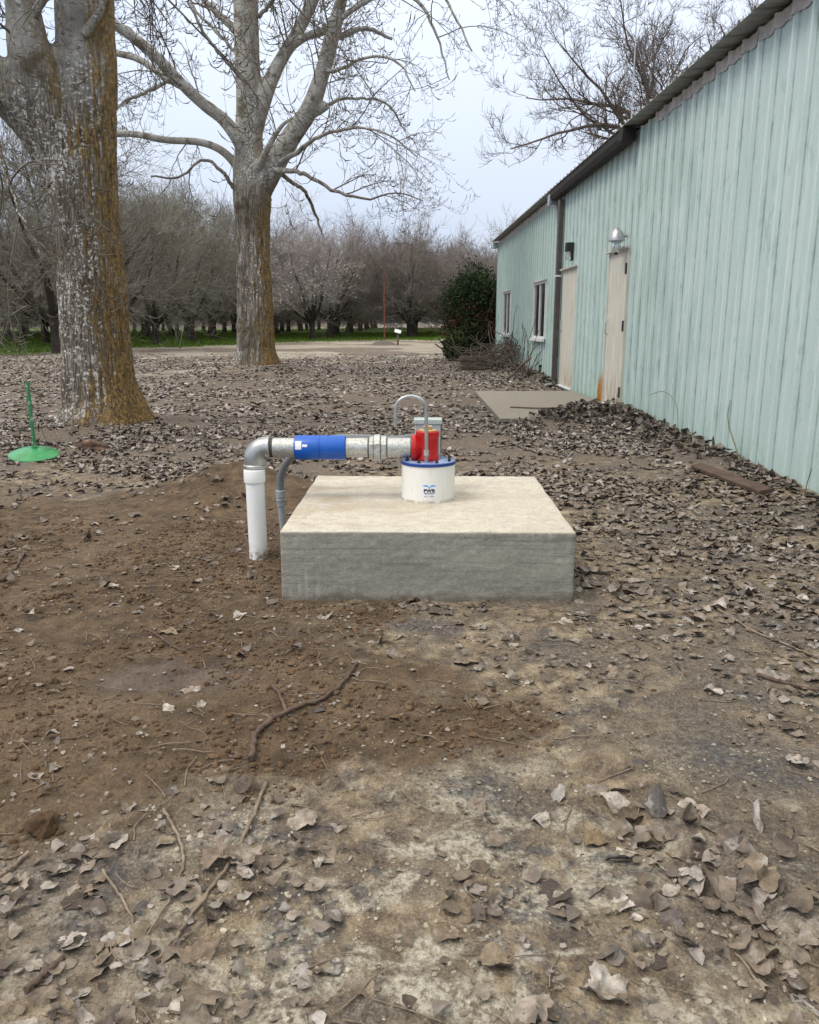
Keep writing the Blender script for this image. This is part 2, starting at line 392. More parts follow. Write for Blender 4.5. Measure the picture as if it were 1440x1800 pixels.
M_black = plain('black_print', (0.012, 0.012, 0.014), 0.5, 0, 0.05, 20)
M_cyan = plain('light_blue_print', (0.02, 0.35, 0.72), 0.5, 0, 0.1, 80)
M_sticker = plain('white_sticker', (0.78, 0.79, 0.86), 0.35, 0, 0.02, 20)

def concrete_m(name, topc, sidec, side2):
    t = NT(name); g = t.n('NewGeometry'); nz_ = t.sep(g.outputs['True Normal'])[2]
    n1 = t.noise(3.0, 7, .62); n2 = t.noise(22, 7, .7); n3 = t.noise(110, 4, .7)
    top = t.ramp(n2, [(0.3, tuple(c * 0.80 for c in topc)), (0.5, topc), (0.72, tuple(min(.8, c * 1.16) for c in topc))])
    st = t.math('MULTIPLY', t.maprange(t.noise(3.2, 6, .68, t.scale(t.obj, (0.8, 1.5, 1), (2.3, 1, 0)), 0.7), 0.43, 0.66), t.maprange(t.sep(t.obj)[0], -0.75, 0.75, 0.95, 0.25))
    top = t.mix(t.math('MULTIPLY', st, t.maprange(n2, .3, .6, .35, .8)), top, (0.36, 0.268, 0.165))
    top = t.mix(t.maprange(n3, .36, .46, .55, 0), top, (.22, .19, .14))
    top = t.mix(t.maprange(t.noise(9, 6, .7, None, .5), 0.62, 0.70, 0, .6), top, (0.25, 0.20, 0.14))
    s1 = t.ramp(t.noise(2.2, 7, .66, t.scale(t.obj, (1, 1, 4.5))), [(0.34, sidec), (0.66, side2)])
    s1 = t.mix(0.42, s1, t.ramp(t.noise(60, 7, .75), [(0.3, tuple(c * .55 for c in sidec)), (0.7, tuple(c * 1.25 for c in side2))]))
    # pale laitance drips and board marks
    dr = t.math('MULTIPLY', t.maprange(t.noise(24, 3, .5, t.scale(t.obj, (1.6, 1.6, 0.18))), 0.52, 0.68), t.maprange(t.noise(2.5, 4, .6), 0.46, 0.62))
    s1 = t.mix(t.math('MULTIPLY', dr, .55), s1, (0.46, 0.45, 0.40))
    ln = t.maprange(t.noise(3, 4, .5, t.scale(t.obj, (0.7, 0.7, 26), (0, 3, 0))), 0.56, 0.66, 0, 0.45)
    s1 = t.mix(ln, s1, (0.155, 0.155, 0.14))
    pit = t.maprange(t.voro(38, t.scale(t.obj, (1, 1, 1), (1, 2, 3))), 0.05, 0.11, 1, 0)
    pit = t.math('MULTIPLY', pit, t.maprange(n1, 0.48, 0.6))
    s1 = t.mix(t.math('MULTIPLY', pit, .7), s1, (0.07, 0.06, 0.05))
    sp2_ = t.math('MULTIPLY', t.maprange(t.math('ADD', t.sep(t.obj)[2], t.math('MULTIPLY', t.math('SUBTRACT', t.noise(6, 6, .7), .5), .12)), -.085, -.135), t.maprange(n2, .35, .6, .3, 1))
    s1 = t.mix(t.math('MULTIPLY', sp2_, .8), s1, (0.115, 0.082, 0.053))
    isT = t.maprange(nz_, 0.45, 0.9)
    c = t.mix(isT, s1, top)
    h = t.math('SUBTRACT', t.math('ADD', t.math('MULTIPLY', n2, 1.0), t.math('MULTIPLY', n3, 0.35)), t.math('MULTIPLY', pit, 1.2))
    return t.fin(c, 0.88, 0, t.bump(h, 0.9, 0.006), 0.3)
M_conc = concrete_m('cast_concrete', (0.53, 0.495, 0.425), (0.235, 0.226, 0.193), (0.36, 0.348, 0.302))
M_slab = concrete_m('old_concrete', (0.235, 0.215, 0.185), (0.14, 0.13, 0.11), (0.2, 0.19, 0.17))

# ------------------------------------------------------------------ concrete block
me = bpy.data.meshes.new('concrete_block'); bm = bmesh.new()
bmesh.ops.create_cube(bm, size=1)
bmesh.ops.scale(bm, vec=(BW, BD, BH + 0.04), verts=bm.verts)
bmesh.ops.bevel(bm, geom=bm.edges[:], offset=0.009, segments=3, affect='EDGES', profile=0.5)
bmesh.ops.subdivide_edges(bm, edges=[e for e in bm.edges if e.calc_length() > 0.2], cuts=60, use_grid_fill=True)
from mathutils import noise as mn
for v in bm.verts:
    n_ = mn.noise(v.co * 9) * 0.003 + mn.noise(v.co * 40) * 0.0022
    v.co += v.normal * n_
bm.to_mesh(me); bm.free()
me.polygons.foreach_set('use_smooth', [True] * len(me.polygons))
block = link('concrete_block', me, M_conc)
block.location = (BLK[0], BLK[1], (BH - 0.04) / 2); block.rotation_euler.z = -0.0158
tag(block, 'square pale concrete pad carrying the white well casing, grey front face', 'concrete pad')

# ------------------------------------------------------------------ well head
CX, CY, ZT = 0.092, 3.912, BH
well = empty('well_head', (CX, CY, ZT), label='white well casing with blue lid and red tee fitting on the concrete pad', cat='well head')
CR = 0.131
MB().lathe([(CR, -0.004), (CR, 0.174)], 72).build('casing', M_casing, well)
MB().lathe([(CR + .001, 0.1745), (CR + .0045, 0.1765), (CR + .0045, 0.1885), (CR + .002, 0.1905)], 72).build('lid_rim', M_blued, well)
MB().lathe([(CR + 0.0005, 0.1908), (CR - .001, 0.1918)], 72).build('lid_plate', M_plate, well)
for k in range(8):
    a = R(20 + 45 * k); x, y = 0.112 * math.cos(a), 0.112 * math.sin(a)
    m = MB(); m.lathe([(0.0085, 0.1919), (0.0085, 0.194)], 16, Mx((x, y, 0))); m.lathe([(0.0068, 0.194), (0.0068, 0.201), (0.0055, 0.2025)], 6, Mx((x, y, 0))); m.lathe([(0.0035, 0.2025), (0.0035, 0.208)], 10, Mx((x, y, 0)))
    m.build('bolt', M_bolt, well)
tee = MB()
tee.lathe([(0.0565, 0.192), (0.0575, 0.194), (0.0575, 0.206), (0.0540, 0.211), (0.0535, 0.30), (0.0560, 0.307), (0.0575, 0.312), (0.0575, 0.330), (0.054, 0.3335), (0.045, 0.3335)], 48, Mx((-0.004, 0, 0)), cap=False)
AX = 0.251     # height of the pipe axis above the pad
tee.lathe([(0.058, -0.0835), (0.0625, -0.082), (0.0635, -0.078), (0.0635, -0.062), (0.0605, -0.058), (0.030, -0.006), (0.028, 0.0)], 48, Matrix.Translation((0, 0, AX)) @ Matrix.Rotation(R(90), 4, 'Y') @ Matrix.Identity(4), cap=False)
teeo = tee.build('tee_fitting', M_red, well, 40)
MB().lathe([(0.0, 0.331), (0.044, 0.331), (0.0445, 0.337), (0.040, 0.3395), (0.0, 0.3395)], 32, Mx((-0.004, 0, 0)), cap=False).build('plug', M_brass, well)
MB().box(-0.024, -0.02, 0.339, 0.018, 0.022, 0.357).build('plug_head', M_brass, well, bevel=.002)
# goose-neck vent
vp = [(-0.011, -0.078, 0.19), (-0.011, -0.078, 0.30), (-0.012, -0.078, 0.40), (-0.015, -0.078, 0.445)]
cx0, cz0, rr = -0.086, 0.445, 0.072
for a in np.linspace(8, 176, 18): vp.append((cx0 + rr * math.cos(R(a)), -0.078, cz0 + 0.5 * rr * 0 + rr * 0.86 * math.sin(R(a))))
vp += [(-0.159, -0.078, 0.42), (-0.160, -0.078, 0.385), (-0.160, -0.078, 0.362)]
MB().tube(vp, 0.0088, 16).build('vent_pipe', M_cast, well)
MB().lathe([(0.0095, 0.222), (0.0125, 0.223), (0.0125, 0.249), (0.0095, 0.25)], 20, Mx((-0.011, -0.078, 0))).build('vent_coupling', M_galv, well)
# sticker bent round the casing
def bend(vs, r, zc):
    return [(r * math.sin(x / CR), -r * math.cos(x / CR), zc + z) for x, z in vs]
def patch(xs, zs, r, zc, name, m, par):
    P_ = [(x, z) for z in zs for x in xs]; n_ = len(xs); b = MB()
    b.add(bend(P_, r, zc), [(j*n_+i_, j*n_+i_+1, (j+1)*n_+i_+1, (j+1)*n_+i_) for j in range(len(zs)-1) for i_ in range(n_-1)])
    return b.build(name, m, par)
SC = 0.003; sz = 0.0615
stk = patch(list(np.linspace(SC - 0.038, SC + 0.038, 13)), [-0.033, 0.033], CR + 0.0005, sz, 'sticker', M_sticker, well)
tx = bpy.data.curves.new('txt', 'FONT'); tx.body = 'PWR'; tx.size = 0.0205; tx.align_x = 'CENTER'; tx.offset = 0.0011; tx.space_character = 1.10
to = bpy.data.objects.new('txt', tx); COL.objects.link(to); bpy.context.view_layer.update()
tme = bpy.data.meshes.new_from_object(to.evaluated_get(bpy.context.evaluated_depsgraph_get()))
bpy.data.objects.remove(to)
b = bmesh.new(); b.from_mesh(tme); bmesh.ops.subdivide_edges(b, edges=b.edges[:], cuts=1)
for v in b.verts:
    x, z = v.co.x * 1.18 + SC, v.co.y - 0.006; q = bend([(x, z)], CR + 0.0012, sz)[0]; v.co = q
b.to_mesh(tme); b.free(); tme.name = 'lettering'
link('lettering', tme, M_black, stk)
patch(list(np.linspace(SC - 0.027, SC + 0.027, 9)), [-0.0125, -0.0095], CR + 0.0012, sz, 'underline', M_black, stk)
sm_ = MB()
for zz, seg in ((-0.0185, [(-22, -9), (-6, 2), (5, 20)]), (-0.0275, [(-24, -12), (-7, -2), (2, 22)])):
    for a, c in seg:
        xs = np.linspace(SC + a/1000, SC + c/1000, max(3, int((c-a)/2)))
        for j in range(len(xs)-1):
            w_ = (xs[j+1]-xs[j]) * 0.72
            sm_.add(bend([(xs[j], zz-.0012), (xs[j]+w_, zz-.0012), (xs[j]+w_, zz+.0014), (xs[j], zz+.0014)], CR+.0012, sz), [(0,1,2,3)])
sm_.build('small_print', M_black, stk)
wv = MB()
for s_ in (-1, 1):      # light-blue splash above the letters
    pts = [(0, 0.009), (0.004, 0.0175), (0.013, 0.021), (0.024, 0.021), (0.033, 0.0255), (0.022, 0.0275), (0.012, 0.0285), (0.005, 0.0235), (0, 0.017)]
    q = bend([(SC + s_*x, z) for x, z in pts], CR + 0.0012, sz); wv.add(q, [tuple(range(len(q)))[::s_]])
wv.build('splash_emblem', M_cyan, stk)
# junction box behind the tee (held by the casing)
jb = empty('junction_box', (CX + 0.003, CY + 0.185, ZT + 0.0), label='small grey green junction box with lid behind the red tee', cat='junction box')
MB().box(-0.068, -0.04, 0.19, 0.062, 0.04, 0.345).build('body', M_jbox, jb, bevel=.003)
MB().box(-0.072, -0.046, 0.3455, 0.070, 0.046, 0.372).build('lid', M_jbox, jb, bevel=.004)
MB().box(0.0625, -0.03, 0.20, 0.0665, 0.03, 0.34).build('hinge', M_thread, jb)
MB().lathe([(0.02, 0.0), (0.02, 0.19)], 20, Mx((-0.01, 0, 0))).build('conduit_nipple', M_conduit2, jb)
# ------------------------------------------------------------------ discharge pipe
pz = ZT + AX
dp = empty('discharge_pipe', (CX, CY, pz), label='galvanised pipe run with blue check valve from red tee to white riser', cat='pipe')
def seg(name, x0, x1, r, m, n=36, prof=None):
    xa, xb = x0 - CX, x1 - CX
    p = prof if prof else [(r * .97, xa), (r, xa + .001), (r, xb - .001), (r * .97, xb)]
    return MB().lathe(p, n, Matrix.Rotation(R(90), 4, 'Y')).build(name, m, dp, 40)
seg('pipe_nipple', -0.667, -0.559, 0.0475, M_galv)
seg('pipe_nipple', -0.312, -0.200, 0.0475, M_galv)
seg('pipe_nipple', -0.108, 0.012, 0.0475, M_galv)
for a, c in ((-0.681, -0.664), (-0.560, -0.5565), (-0.3125, -0.308), (-0.204, -0.198), (-0.112, -0.106), (0.004, 0.0095)): seg('thread', a, c, 0.0482, M_thread)
X0 = -0.557 - CX; X1 = -0.3115 - CX; xm = (X0 + X1) / 2
cv = seg('check_valve', 0, 0, 0, M_blue, 56, [(0.049, X0), (0.0575, X0 + .001), (0.0595, X0 + .006), (0.0595, xm - .0035), (0.057, xm - .0022), (0.057, xm + .0022), (0.0595, xm + .0035), (0.0595, X1 - .006), (0.0575, X1 - .001), (0.049, X1)])
# little white sticker patch on the valve
b = MB(); 
for (a0, a1, xa, xb) in ((68, 108, X0 + .006, X0 + .036), (84, 96, X0 + .040, X0 + .064)):
    vs = []; na = 6
    for j in range(na + 1):
        g = R(a0 + (a1 - a0) * j / na + 28)
        for x in (xa, xb): vs.append((x, -0.0600 * math.sin(g - PI / 2 + R(45)), 0.0600 * math.cos(g - PI / 2 + R(45))))
    b.add(vs, [(2*j, 2*j+1, 2*j+3, 2*j+2) for j in range(na)])
b.build('valve_sticker', M_sticker, cv)
un = dp
for nm_, x0, x1, r, n_ in (('union_nut', -0.197, -0.174, 0.058, 8), ('union_nut', -0.1735, -0.141, 0.0672, 8), ('union_nut', -0.1405, -0.111, 0.060, 8)):
    o = MB().lathe([(r*.93, x0-CX), (r, x0-CX+.003), (r, x1-CX-.003), (r*.93, x1-CX)], n_, Matrix.Rotation(R(90), 4, 'Y') @ Matrix.Rotation(R(22.5), 4, 'Z')).build(nm_, M_galv, dp, 20)
# elbow
ex, er = -0.757 - CX, 0.0525
c0 = (ex + 0.062, -0.062 - .012)     # bend centre in (x,z)
pts = [(ex, 0, -0.095)] + [(c0[0] + 0.062 * math.cos(R(a)), 0, c0[1] + 0.012 + 0.062 * math.sin(R(a))) for a in np.linspace(180, 90, 14)] + [(ex + 0.075, 0, 0)]
rd = [0.052] + [0.0545] * 14 + [0.052]
MB().tube(pts, rd, 40).build('elbow', M_cast, dp, 40)
MB().lathe([(.053, -0.0), (.0585, .002), (.0595, .006), (.0595, .015), (.056, .019), (.05, .02)], 44, Matrix.Translation((ex, 0, -0.101))).build('elbow_collar', M_cast, dp)
MB().lathe([(.050, ex + .058), (.0575, ex + .060), (.0590, ex + .064), (.0590, ex + .074), (.056, ex + .077), (.049, ex + .078)], 44, Matrix.Rotation(R(90), 4, 'Y')).build('elbow_collar', M_cast, dp)
# riser
dz = pz - 0.103
rs = empty('plastic_riser', (PVC[0], PVC[1], 0), label='white plastic riser pipe standing in the soil left of the pad', cat='pipe')
MB().tube([(0.004, -0.0, -0.08), (0, 0, dz - 0.055)], 0.0455, 40).build('pipe', M_pvc, rs)
MB().lathe([(.046, dz-.062), (.0515, dz-.0605), (.0522, dz-.056), (.0522, dz-.004), (.0505, dz), (.045, dz)], 40).build('adapter', M_pvc, rs)
# conduit
cd = empty('conduit', (-0.675, 4.20, 0), label='grey flexible conduit rising beside the pad and passing behind the pipe', cat='conduit')
def cw(x, y, z): return (x + 0.675, y - 4.20, z)
lo = at(497, 930, 4.2); cl0 = at(494, 889, 4.2); cl1 = at(493, 861, 4.2)
MB().tube([cw(lo.x + .01, 4.2, -0.05), cw(lo.x + .004, 4.2, lo.z), cw(cl0.x, 4.2, cl0.z)], 0.0185, 18).build('rigid_conduit', M_conduit2, cd)
zc0, zc1 = cl0.z, cl1.z
MB().lathe([(.020, zc0-.002), (.0235, zc0), (.0235, zc0+.028), (.0245, zc0+.030), (.0245, zc0+.036), (.0225, zc0+.038), (.0225, zc0+.046), (.0262, zc0+.048), (.0262, zc1-.004), (.023, zc1)], 22, Mx((cl1.x + .675, 0, 0))).build('connector', M_conduit2, cd)
pth = [(cl1.x, 4.2, zc1 - .005), tuple(at(494, 838, 4.19)), tuple(at(505, 812, 4.16)), tuple(at(530, 790, 4.11)), tuple(at(580, 772, 4.08)), tuple(at(640, 770.5, 4.07)), tuple(at(690, 773, 4.08)), (CX - 0.062, CY + .185, ZT + .275)]
MB().tube([cw(*p) for p in smooth_path(pth, 8)], 0.0205, 18).build('flexible_conduit', M_conduit, cd)

# ------------------------------------------------------------------ metal building
D1 = (wallpt(1093, 716).y, wallpt(1061, 714).y)
def wall_m():
    t = NT('weathered_aqua_metal'); ob = t.obj; g_ = t.n('NewGeometry'); o = g_.outputs['Position']; s3 = t.sep(o)
    st = t.noise(3.0, 6, .62, t.scale(o, (1, 2.2, 0.35))); bl = t.noise(9, 7, .7, t.scale(o, (1, 1, .42), (0, 4, 0)))
    big = t.noise(0.55, 4, .5, t.scale(o, (1, 1, .6)))
    c = t.ramp(st, [(0.34, (0.35, 0.46, 0.43)), (0.52, (0.43, 0.54, 0.515)), (0.68, (0.525, 0.63, 0.62))])
    c = t.mix(t.maprange(big, 0.42, 0.62, 0, .55), c, (0.50, 0.61, 0.615))
    c = t.mix(t.maprange(bl, 0.545, 0.66, 0, .60), c, (0.30, 0.41, 0.385))
    c = t.mix(t.maprange(t.noise(26, 6, .7, t.scale(o, (1, 1, .3), (3, 0, 0))), 0.57, 0.66, 0, .55), c, (0.55, 0.645, 0.655))
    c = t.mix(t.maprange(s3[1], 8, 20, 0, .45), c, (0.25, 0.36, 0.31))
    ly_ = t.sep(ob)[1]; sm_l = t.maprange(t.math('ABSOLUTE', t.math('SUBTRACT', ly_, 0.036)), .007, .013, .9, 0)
    c = t.mix(sm_l, c, (0.055, 0.07, 0.06))  # lap shadow painted into the wall colour as a dark seam line
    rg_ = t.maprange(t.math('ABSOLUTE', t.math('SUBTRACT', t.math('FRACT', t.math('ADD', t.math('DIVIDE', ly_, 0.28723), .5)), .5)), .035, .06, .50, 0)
    c = t.mix(t.math('MULTIPLY', rg_, t.maprange(st, .36, .50, .3, 1)), c, (0.66, 0.735, 0.735))  # highlight along the rib crests, painted in as a paler colour
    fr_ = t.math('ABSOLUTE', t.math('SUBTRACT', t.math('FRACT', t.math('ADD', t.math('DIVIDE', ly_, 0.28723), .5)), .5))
    c = t.mix(t.math('MULTIPLY', t.maprange(t.math('ABSOLUTE', t.math('SUBTRACT', fr_, .122)), .010, .030, .75, 0), t.maprange(bl, .4, .6, .4, 1)), c, (0.17, 0.24, 0.21))  # shade lines painted at the rib feet so the ribs read crisply
    # algae and dirt near the foot
    ft = t.math('MULTIPLY', t.maprange(s3[2], 0.55, 0.05), t.maprange(bl, .35, .65, .25, .8))
    c = t.mix(t.math('MULTIPLY', ft, .45), c, (0.30, 0.44, 0.34))
    # rust by the near door jamb
    dy = t.math('ABSOLUTE', t.math('SUBTRACT', s3[1], D1[1] + .12)); rz = t.math('MULTIPLY', t.maprange(dy, 0.28, 0.03), t.maprange(s3[2], 0.62, 0.12))
    rz = t.maprange(t.math('MULTIPLY', rz, t.maprange(t.noise(14, 5, .65, t.scale(o, (1, 1, .35))), .30, .58, .35, 1.1)), .06, .62)
    c = t.mix(rz, c, t.ramp(t.noise(20, 4), [(0.4, (0.33, 0.12, 0.012)), (0.65, (0.42, 0.24, 0.06))]))
    r = t.math('ADD', t.math('MULTIPLY', bl, .3), .36)
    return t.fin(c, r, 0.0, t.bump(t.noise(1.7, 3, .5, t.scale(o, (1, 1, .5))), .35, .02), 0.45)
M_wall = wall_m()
M_trim = plain('chalky_pink_trim', (0.50, 0.475, 0.455), 0.7, 0, 0.25, 9)
M_roof = plain('dull_roof_metal', (0.30, 0.295, 0.28), 0.6, 0.2, 0.3, 6)
M_gut = plain('dark_brown_gutter', (0.012, 0.009, 0.008), 0.75, 0, 0.3, 10)
M_down = plain('brown_downspout', (0.075, 0.062, 0.055), 0.5, 0, 0.3, 10)
M_white = plain('white_frame', (0.66, 0.67, 0.66), 0.5, 0, 0.12, 14)
M_glass = NT('dark_window_glass'); M_glass = M_glass.fin((0.025, 0.028, 0.03), 0.08, 0, None, 0.7)
M_dark = plain('black_metal', (0.02, 0.02, 0.02), 0.5, 0.2, 0.2, 20)
M_screw = plain('rusty_screw', (0.06, 0.05, 0.045), 0.6, 0.4, 0.3, 60)
def door_m():
    t = NT('cream_door_paint'); o = t.obj; z = t.sep(o)[2]; y = t.sep(o)[1]
    n = t.noise(4, 6, .65, t.scale(o, (1, 3, .5)))
    c = t.ramp(n, [(0.32, (0.47, 0.45, 0.385)), (0.55, (0.58, 0.565, 0.49)), (0.72, (0.64, 0.63, 0.565))])
    ru = t.math('MULTIPLY', t.maprange(z, 0.62, 0.02), t.maprange(t.noise(11, 6, .65, t.scale(o, (1, 2.2, .35))), .44, .62))
    c = t.mix(ru, c, (0.25, 0.135, 0.05))
    sc_ = t.math('MULTIPLY', t.maprange(t.noise(3.2, 2, .4, t.scale(o, (1, 2, .8), (0, 1.4, 0))), .70, .74), t.maprange(z, .9, 1.1))
    c = t.mix(sc_, c, (.74, .76, .78))
    return t.fin(c, .55, 0)
M_door = door_m()
bld = empty('metal_building', (XW0, 0, 0), WROT, label='long aqua green corrugated metal shed along the right side', cat='building')
def wy(px, py):      # local y along the wall where a pixel column meets it
    return wallpt(px, py).y
WH = 3.34; PW = 0.8617
D1 = (wallpt(1093, 716).y, wallpt(1061, 714).y); D2 = (wallpt(1008, 690).y, wallpt(984.5, 688).y)
W1 = (wallpt(961, 550).y, wallpt(940, 550).y); W2 = (wallpt(898.5, 550).y, wallpt(886.5, 550).y)
d1z = (0.075, wallpt(1092, 441).z); d2z = (0.075, wallpt(1005, 472).z)
w1z = (wallpt(950, 595).z, wallpt(950, 496).z); w2z = (wallpt(892, 588).z, wallpt(892, 513).z)
Yend = wallpt(874, 560).y
OPEN = [(D1, d1z), (D2, d2z), (W1, w1z), (W2, w2z)]
def prof(s):         # outward depth of the sheet at panel coordinate s (0..PW)
    p = PW / 3; q = (s + p / 2) % p - p / 2; a = abs(q)
    if a < 0.014: return 0.030
    if a < 0.034: return 0.030 * (0.034 - a) / 0.020
    m_ = abs(a - p / 3)
    if m_ < 0.006: return 0.004
    if m_ < 0.012: return 0.004 * (0.012 - m_) / 0.006
    return 0.0
base_s = set()
for k in range(4):
    for e in (-0.034, -0.014, 0.014, 0.034, -PW/9-.012, -PW/9-.006, -PW/9+.006, -PW/9+.012, PW/9-.012, PW/9-.006, PW/9+.006, PW/9+.012):
        s_ = k * PW / 3 + e
        if -0.0141 <= s_ <= PW + 0.0341: base_s.add(round(s_, 5))
base_s |= {round(PW + .036, 5)}
def panel_mesh(y0, y1lim, z0=-0.12, z1=WH, off=0.0, name='wall_panel'):
    ops = [(o_, z_) for o_, z_ in OPEN if o_[0] < y0 + PW + .04 and o_[1] > y0 - .04]
    ss = set(base_s); zs = {z0, z1}
    for o_, z_ in ops:
        for e in o_:
            if -0.014 < e - y0 < PW + .036: ss.add(round(e - y0, 5))
        zs |= set(z_)
    ss = sorted(x for x in ss if y0 + x <= y1lim + 1e-4); zs = sorted(zs)
    vs = []; fs = []
    for x in ss:
        lap = 0.0016 if x > PW - 0.02 else 0.0        # the far edge laps over the next sheet
        for z in zs: vs.append((-(prof(x) + off + lap), x, z))
    nz_ = len(zs)
    for a in range(len(ss) - 1):
        for c in range(nz_ - 1):
            ym, zm = y0 + (ss[a] + ss[a+1]) / 2, (zs[c] + zs[c+1]) / 2
            if any(o_[0] < ym < o_[1] and z_[0] < zm < z_[1] for o_, z_ in ops): continue
            fs.append((a*nz_+c, a*nz_+c+1, (a+1)*nz_+c+1, (a+1)*nz_+c))
    b = MB(); b.add(vs, fs)
    me = bpy.data.meshes.new(name); me.from_pydata(b.v, [], b.f); me.update(); return me, bool(ops)
shared = None; y0 = Yend - 31 * PW; k = 0
seam0 = wallpt(1367, 700).y; y0 = seam0 - math.ceil((seam0 + 2) / PW) * PW
ys = []
while y0 < Yend - 0.05: ys.append(y0); y0 += PW
def split_islands(me):
    bm = bmesh.new(); bm.from_mesh(me); seen = set(); parts = []
    for f in bm.faces:
        if f in seen: continue
        st = [f]; seen.add(f); grp = []
        while st:
            q = st.pop(); grp.append(q)
            for e in q.edges:
                for h in e.link_faces:
                    if h not in seen: seen.add(h); st.append(h)
        parts.append(grp)
    out_ = []
    if len(parts) > 1:
        for g in parts:
            idx = {}; vs = []; fs = []
            for f in g:
                ff = []
                for v in f.verts:
                    if v not in idx: idx[v] = len(vs); vs.append(v.co[:])
                    ff.append(idx[v])
                fs.append(ff)
            m2 = bpy.data.meshes.new('wall_panel'); m2.from_pydata(vs, [], fs); out_.append(m2)
    bm.free(); return out_ or [me]
for y0 in ys:
    last = y0 + PW > Yend
    if last: me, u_ = panel_mesh(y0, Yend); 
    else:
        me, u_ = panel_mesh(y0, 1e9)
        if not u_:
            if shared is None: shared = me
            me = shared
    for me_ in ([me] if me is shared else split_islands(me)):
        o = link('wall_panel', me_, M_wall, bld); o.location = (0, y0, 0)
    # no lap strip is built: the dark seam is shade painted in the wall material
ym0, ym1 = ys[0], Yend
sm2 = MB()
for y0 in ys[1:]:
    sm2.box(-0.0335, y0 + 0.0345, -0.1, -0.0005, y0 + 0.0385, WH - .12) if False else None
# screws
scr = MB()
for y0 in ys:
    if y0 < 1: continue
    for j in range(3):
        yv = y0 + j * PW / 3 + 0.05
        if yv > Yend - .05: continue
        for z in (0.22, 0.98, 1.72, 2.45, 3.12):
            zq = z + random.uniform(-.012, .012)
            if any(o_[0] - .05 < yv < o_[1] + .05 and z_[0] < zq < z_[1] + .05 for o_, z_ in OPEN): continue
            scr.lathe([(0.0105, -0.001), (0.009, 0.007)], 6, Matrix.Translation((0, yv, zq)) @ Matrix.Rotation(R(-90), 4, 'Y'))
o = scr.build('screws', M_screw, bld, 0); o['kind'] = 'stuff'
# eave trim following the ribs, and roof sheets
gA, gB = wallpt(1120, 215).y, wallpt(986, 335).y
for y0 in ys:
    y1 = min(Yend, y0 + PW)
    if y1 > gA - 0.1 and y0 < gB - 0.2: continue
    b = MB(); ss = [s_ for s_ in sorted(base_s) if 0 <= s_ <= PW and y0 + s_ <= Yend] ; vs = []
    for s_ in ss:
        d_ = prof(s_) * 1.05 + 0.012; vs += [(-d_, y0 + s_, WH - 0.085 - (0.010 if prof(s_) > 0 else 0)), (-d_, y0 + s_, WH + 0.01)]
    b.add(vs, [(2*i_, 2*i_+1, 2*i_+3, 2*i_+2) for i_ in range(len(ss)-1)]); b.build('eave_trim', M_trim, bld, 0)
rp = MB(); ss = [s_ for s_ in sorted(base_s) if 0 <= s_ <= PW]
RX0, RX1, SL = -0.20, 5.4, 0.085
vs = []
for s_ in ss:
    for x_ in (RX0, RX1):
        for dz_ in (0.0, -0.004): vs.append((x_, s_, WH + 0.035 + prof(s_) * 0.95 + (x_ - RX0) * SL + dz_))
fs = []
for i_ in range(len(ss) - 1):
    a = 4 * i_; fs += [(a, a+4, a+6, a+2), (a+1, a+3, a+7, a+5), (a, a+1, a+5, a+4)]
rp.add(vs, fs); rme = bpy.data.meshes.new('roof_panel'); rme.from_pydata(rp.v, [], rp.f)
for y0 in ys:
    o = link('roof_panel', rme, M_roof, bld); o.location = (0, y0, 0)
    if y0 + PW > Yend + .15: o.scale.y = (Yend + .12 - y0) / PW
zr_ = WH + 0.03 + (RX1 - RX0) * SL
MB().add([(RX1, ys[0], zr_), (RX1, Yend + .1, zr_), (10.9, Yend + .1, WH + .03), (10.9, ys[0], WH + .03)], [(0, 1, 2, 3)]).build('far_roof_slope', M_roof, bld)
MB().box(0.006, Yend - .004, -.1, 10.8, Yend + .02, WH).build('end_wall', M_wall, bld)
MB().box(0.006, ys[0], -.1, 10.8, ys[0] + .02, WH).build('end_wall', M_wall, bld)
MB().box(10.78, ys[0] + .03, -.1, 10.82, Yend - .01, WH).build('back_wall', M_wall, bld)
MB().box(-0.034, Yend - .002, -.1, 0.003, Yend + .03, WH).build('corner_trim', M_wall, bld)
MB().box(0.05, ys[0], WH - 0.01, RX1, Yend, WH).build('soffit', M_dark, bld)
# gutter over the doors
g = MB(); gp = [(-0.02, WH + 0.02), (-0.02, WH - 0.125), (-0.13, WH - 0.125), (-0.155, WH - 0.06), (-0.155, WH + 0.03), (-0.14, WH + 0.03), (-0.14, WH - 0.05), (-0.12, WH - 0.11), (-0.035, WH - .11), (-.035, WH + .02)]
vs = [(x_ - 0.03, y_, z_ - 0.0) for y_ in (gA, gB) for x_, z_ in gp]; n_ = len(gp)
g.add(vs, [(j, (j+1) % n_, n_ + (j+1) % n_, n_ + j) for j in range(n_)] + [tuple(range(n_))[::-1], tuple(range(n_, 2*n_))])
g.build('gutter', M_gut, bld, 0)
MB().box(-0.21, gA - 0.17, WH - .13, -0.045, gA - 0.01, WH + .015).build('gutter_end_box', M_gut, bld, bevel=.006)
MB().box(-0.19, gB + 0.02, WH - .20, -0.035, gB + .22, WH - .02).build('downspout_head', M_cast, bld, bevel=.006)
MB().box(-0.165, Yend - 0.05, WH - .14, -0.036, Yend + .28, WH + .01).build('gutter_end_box', M_wall, bld, bevel=.006)
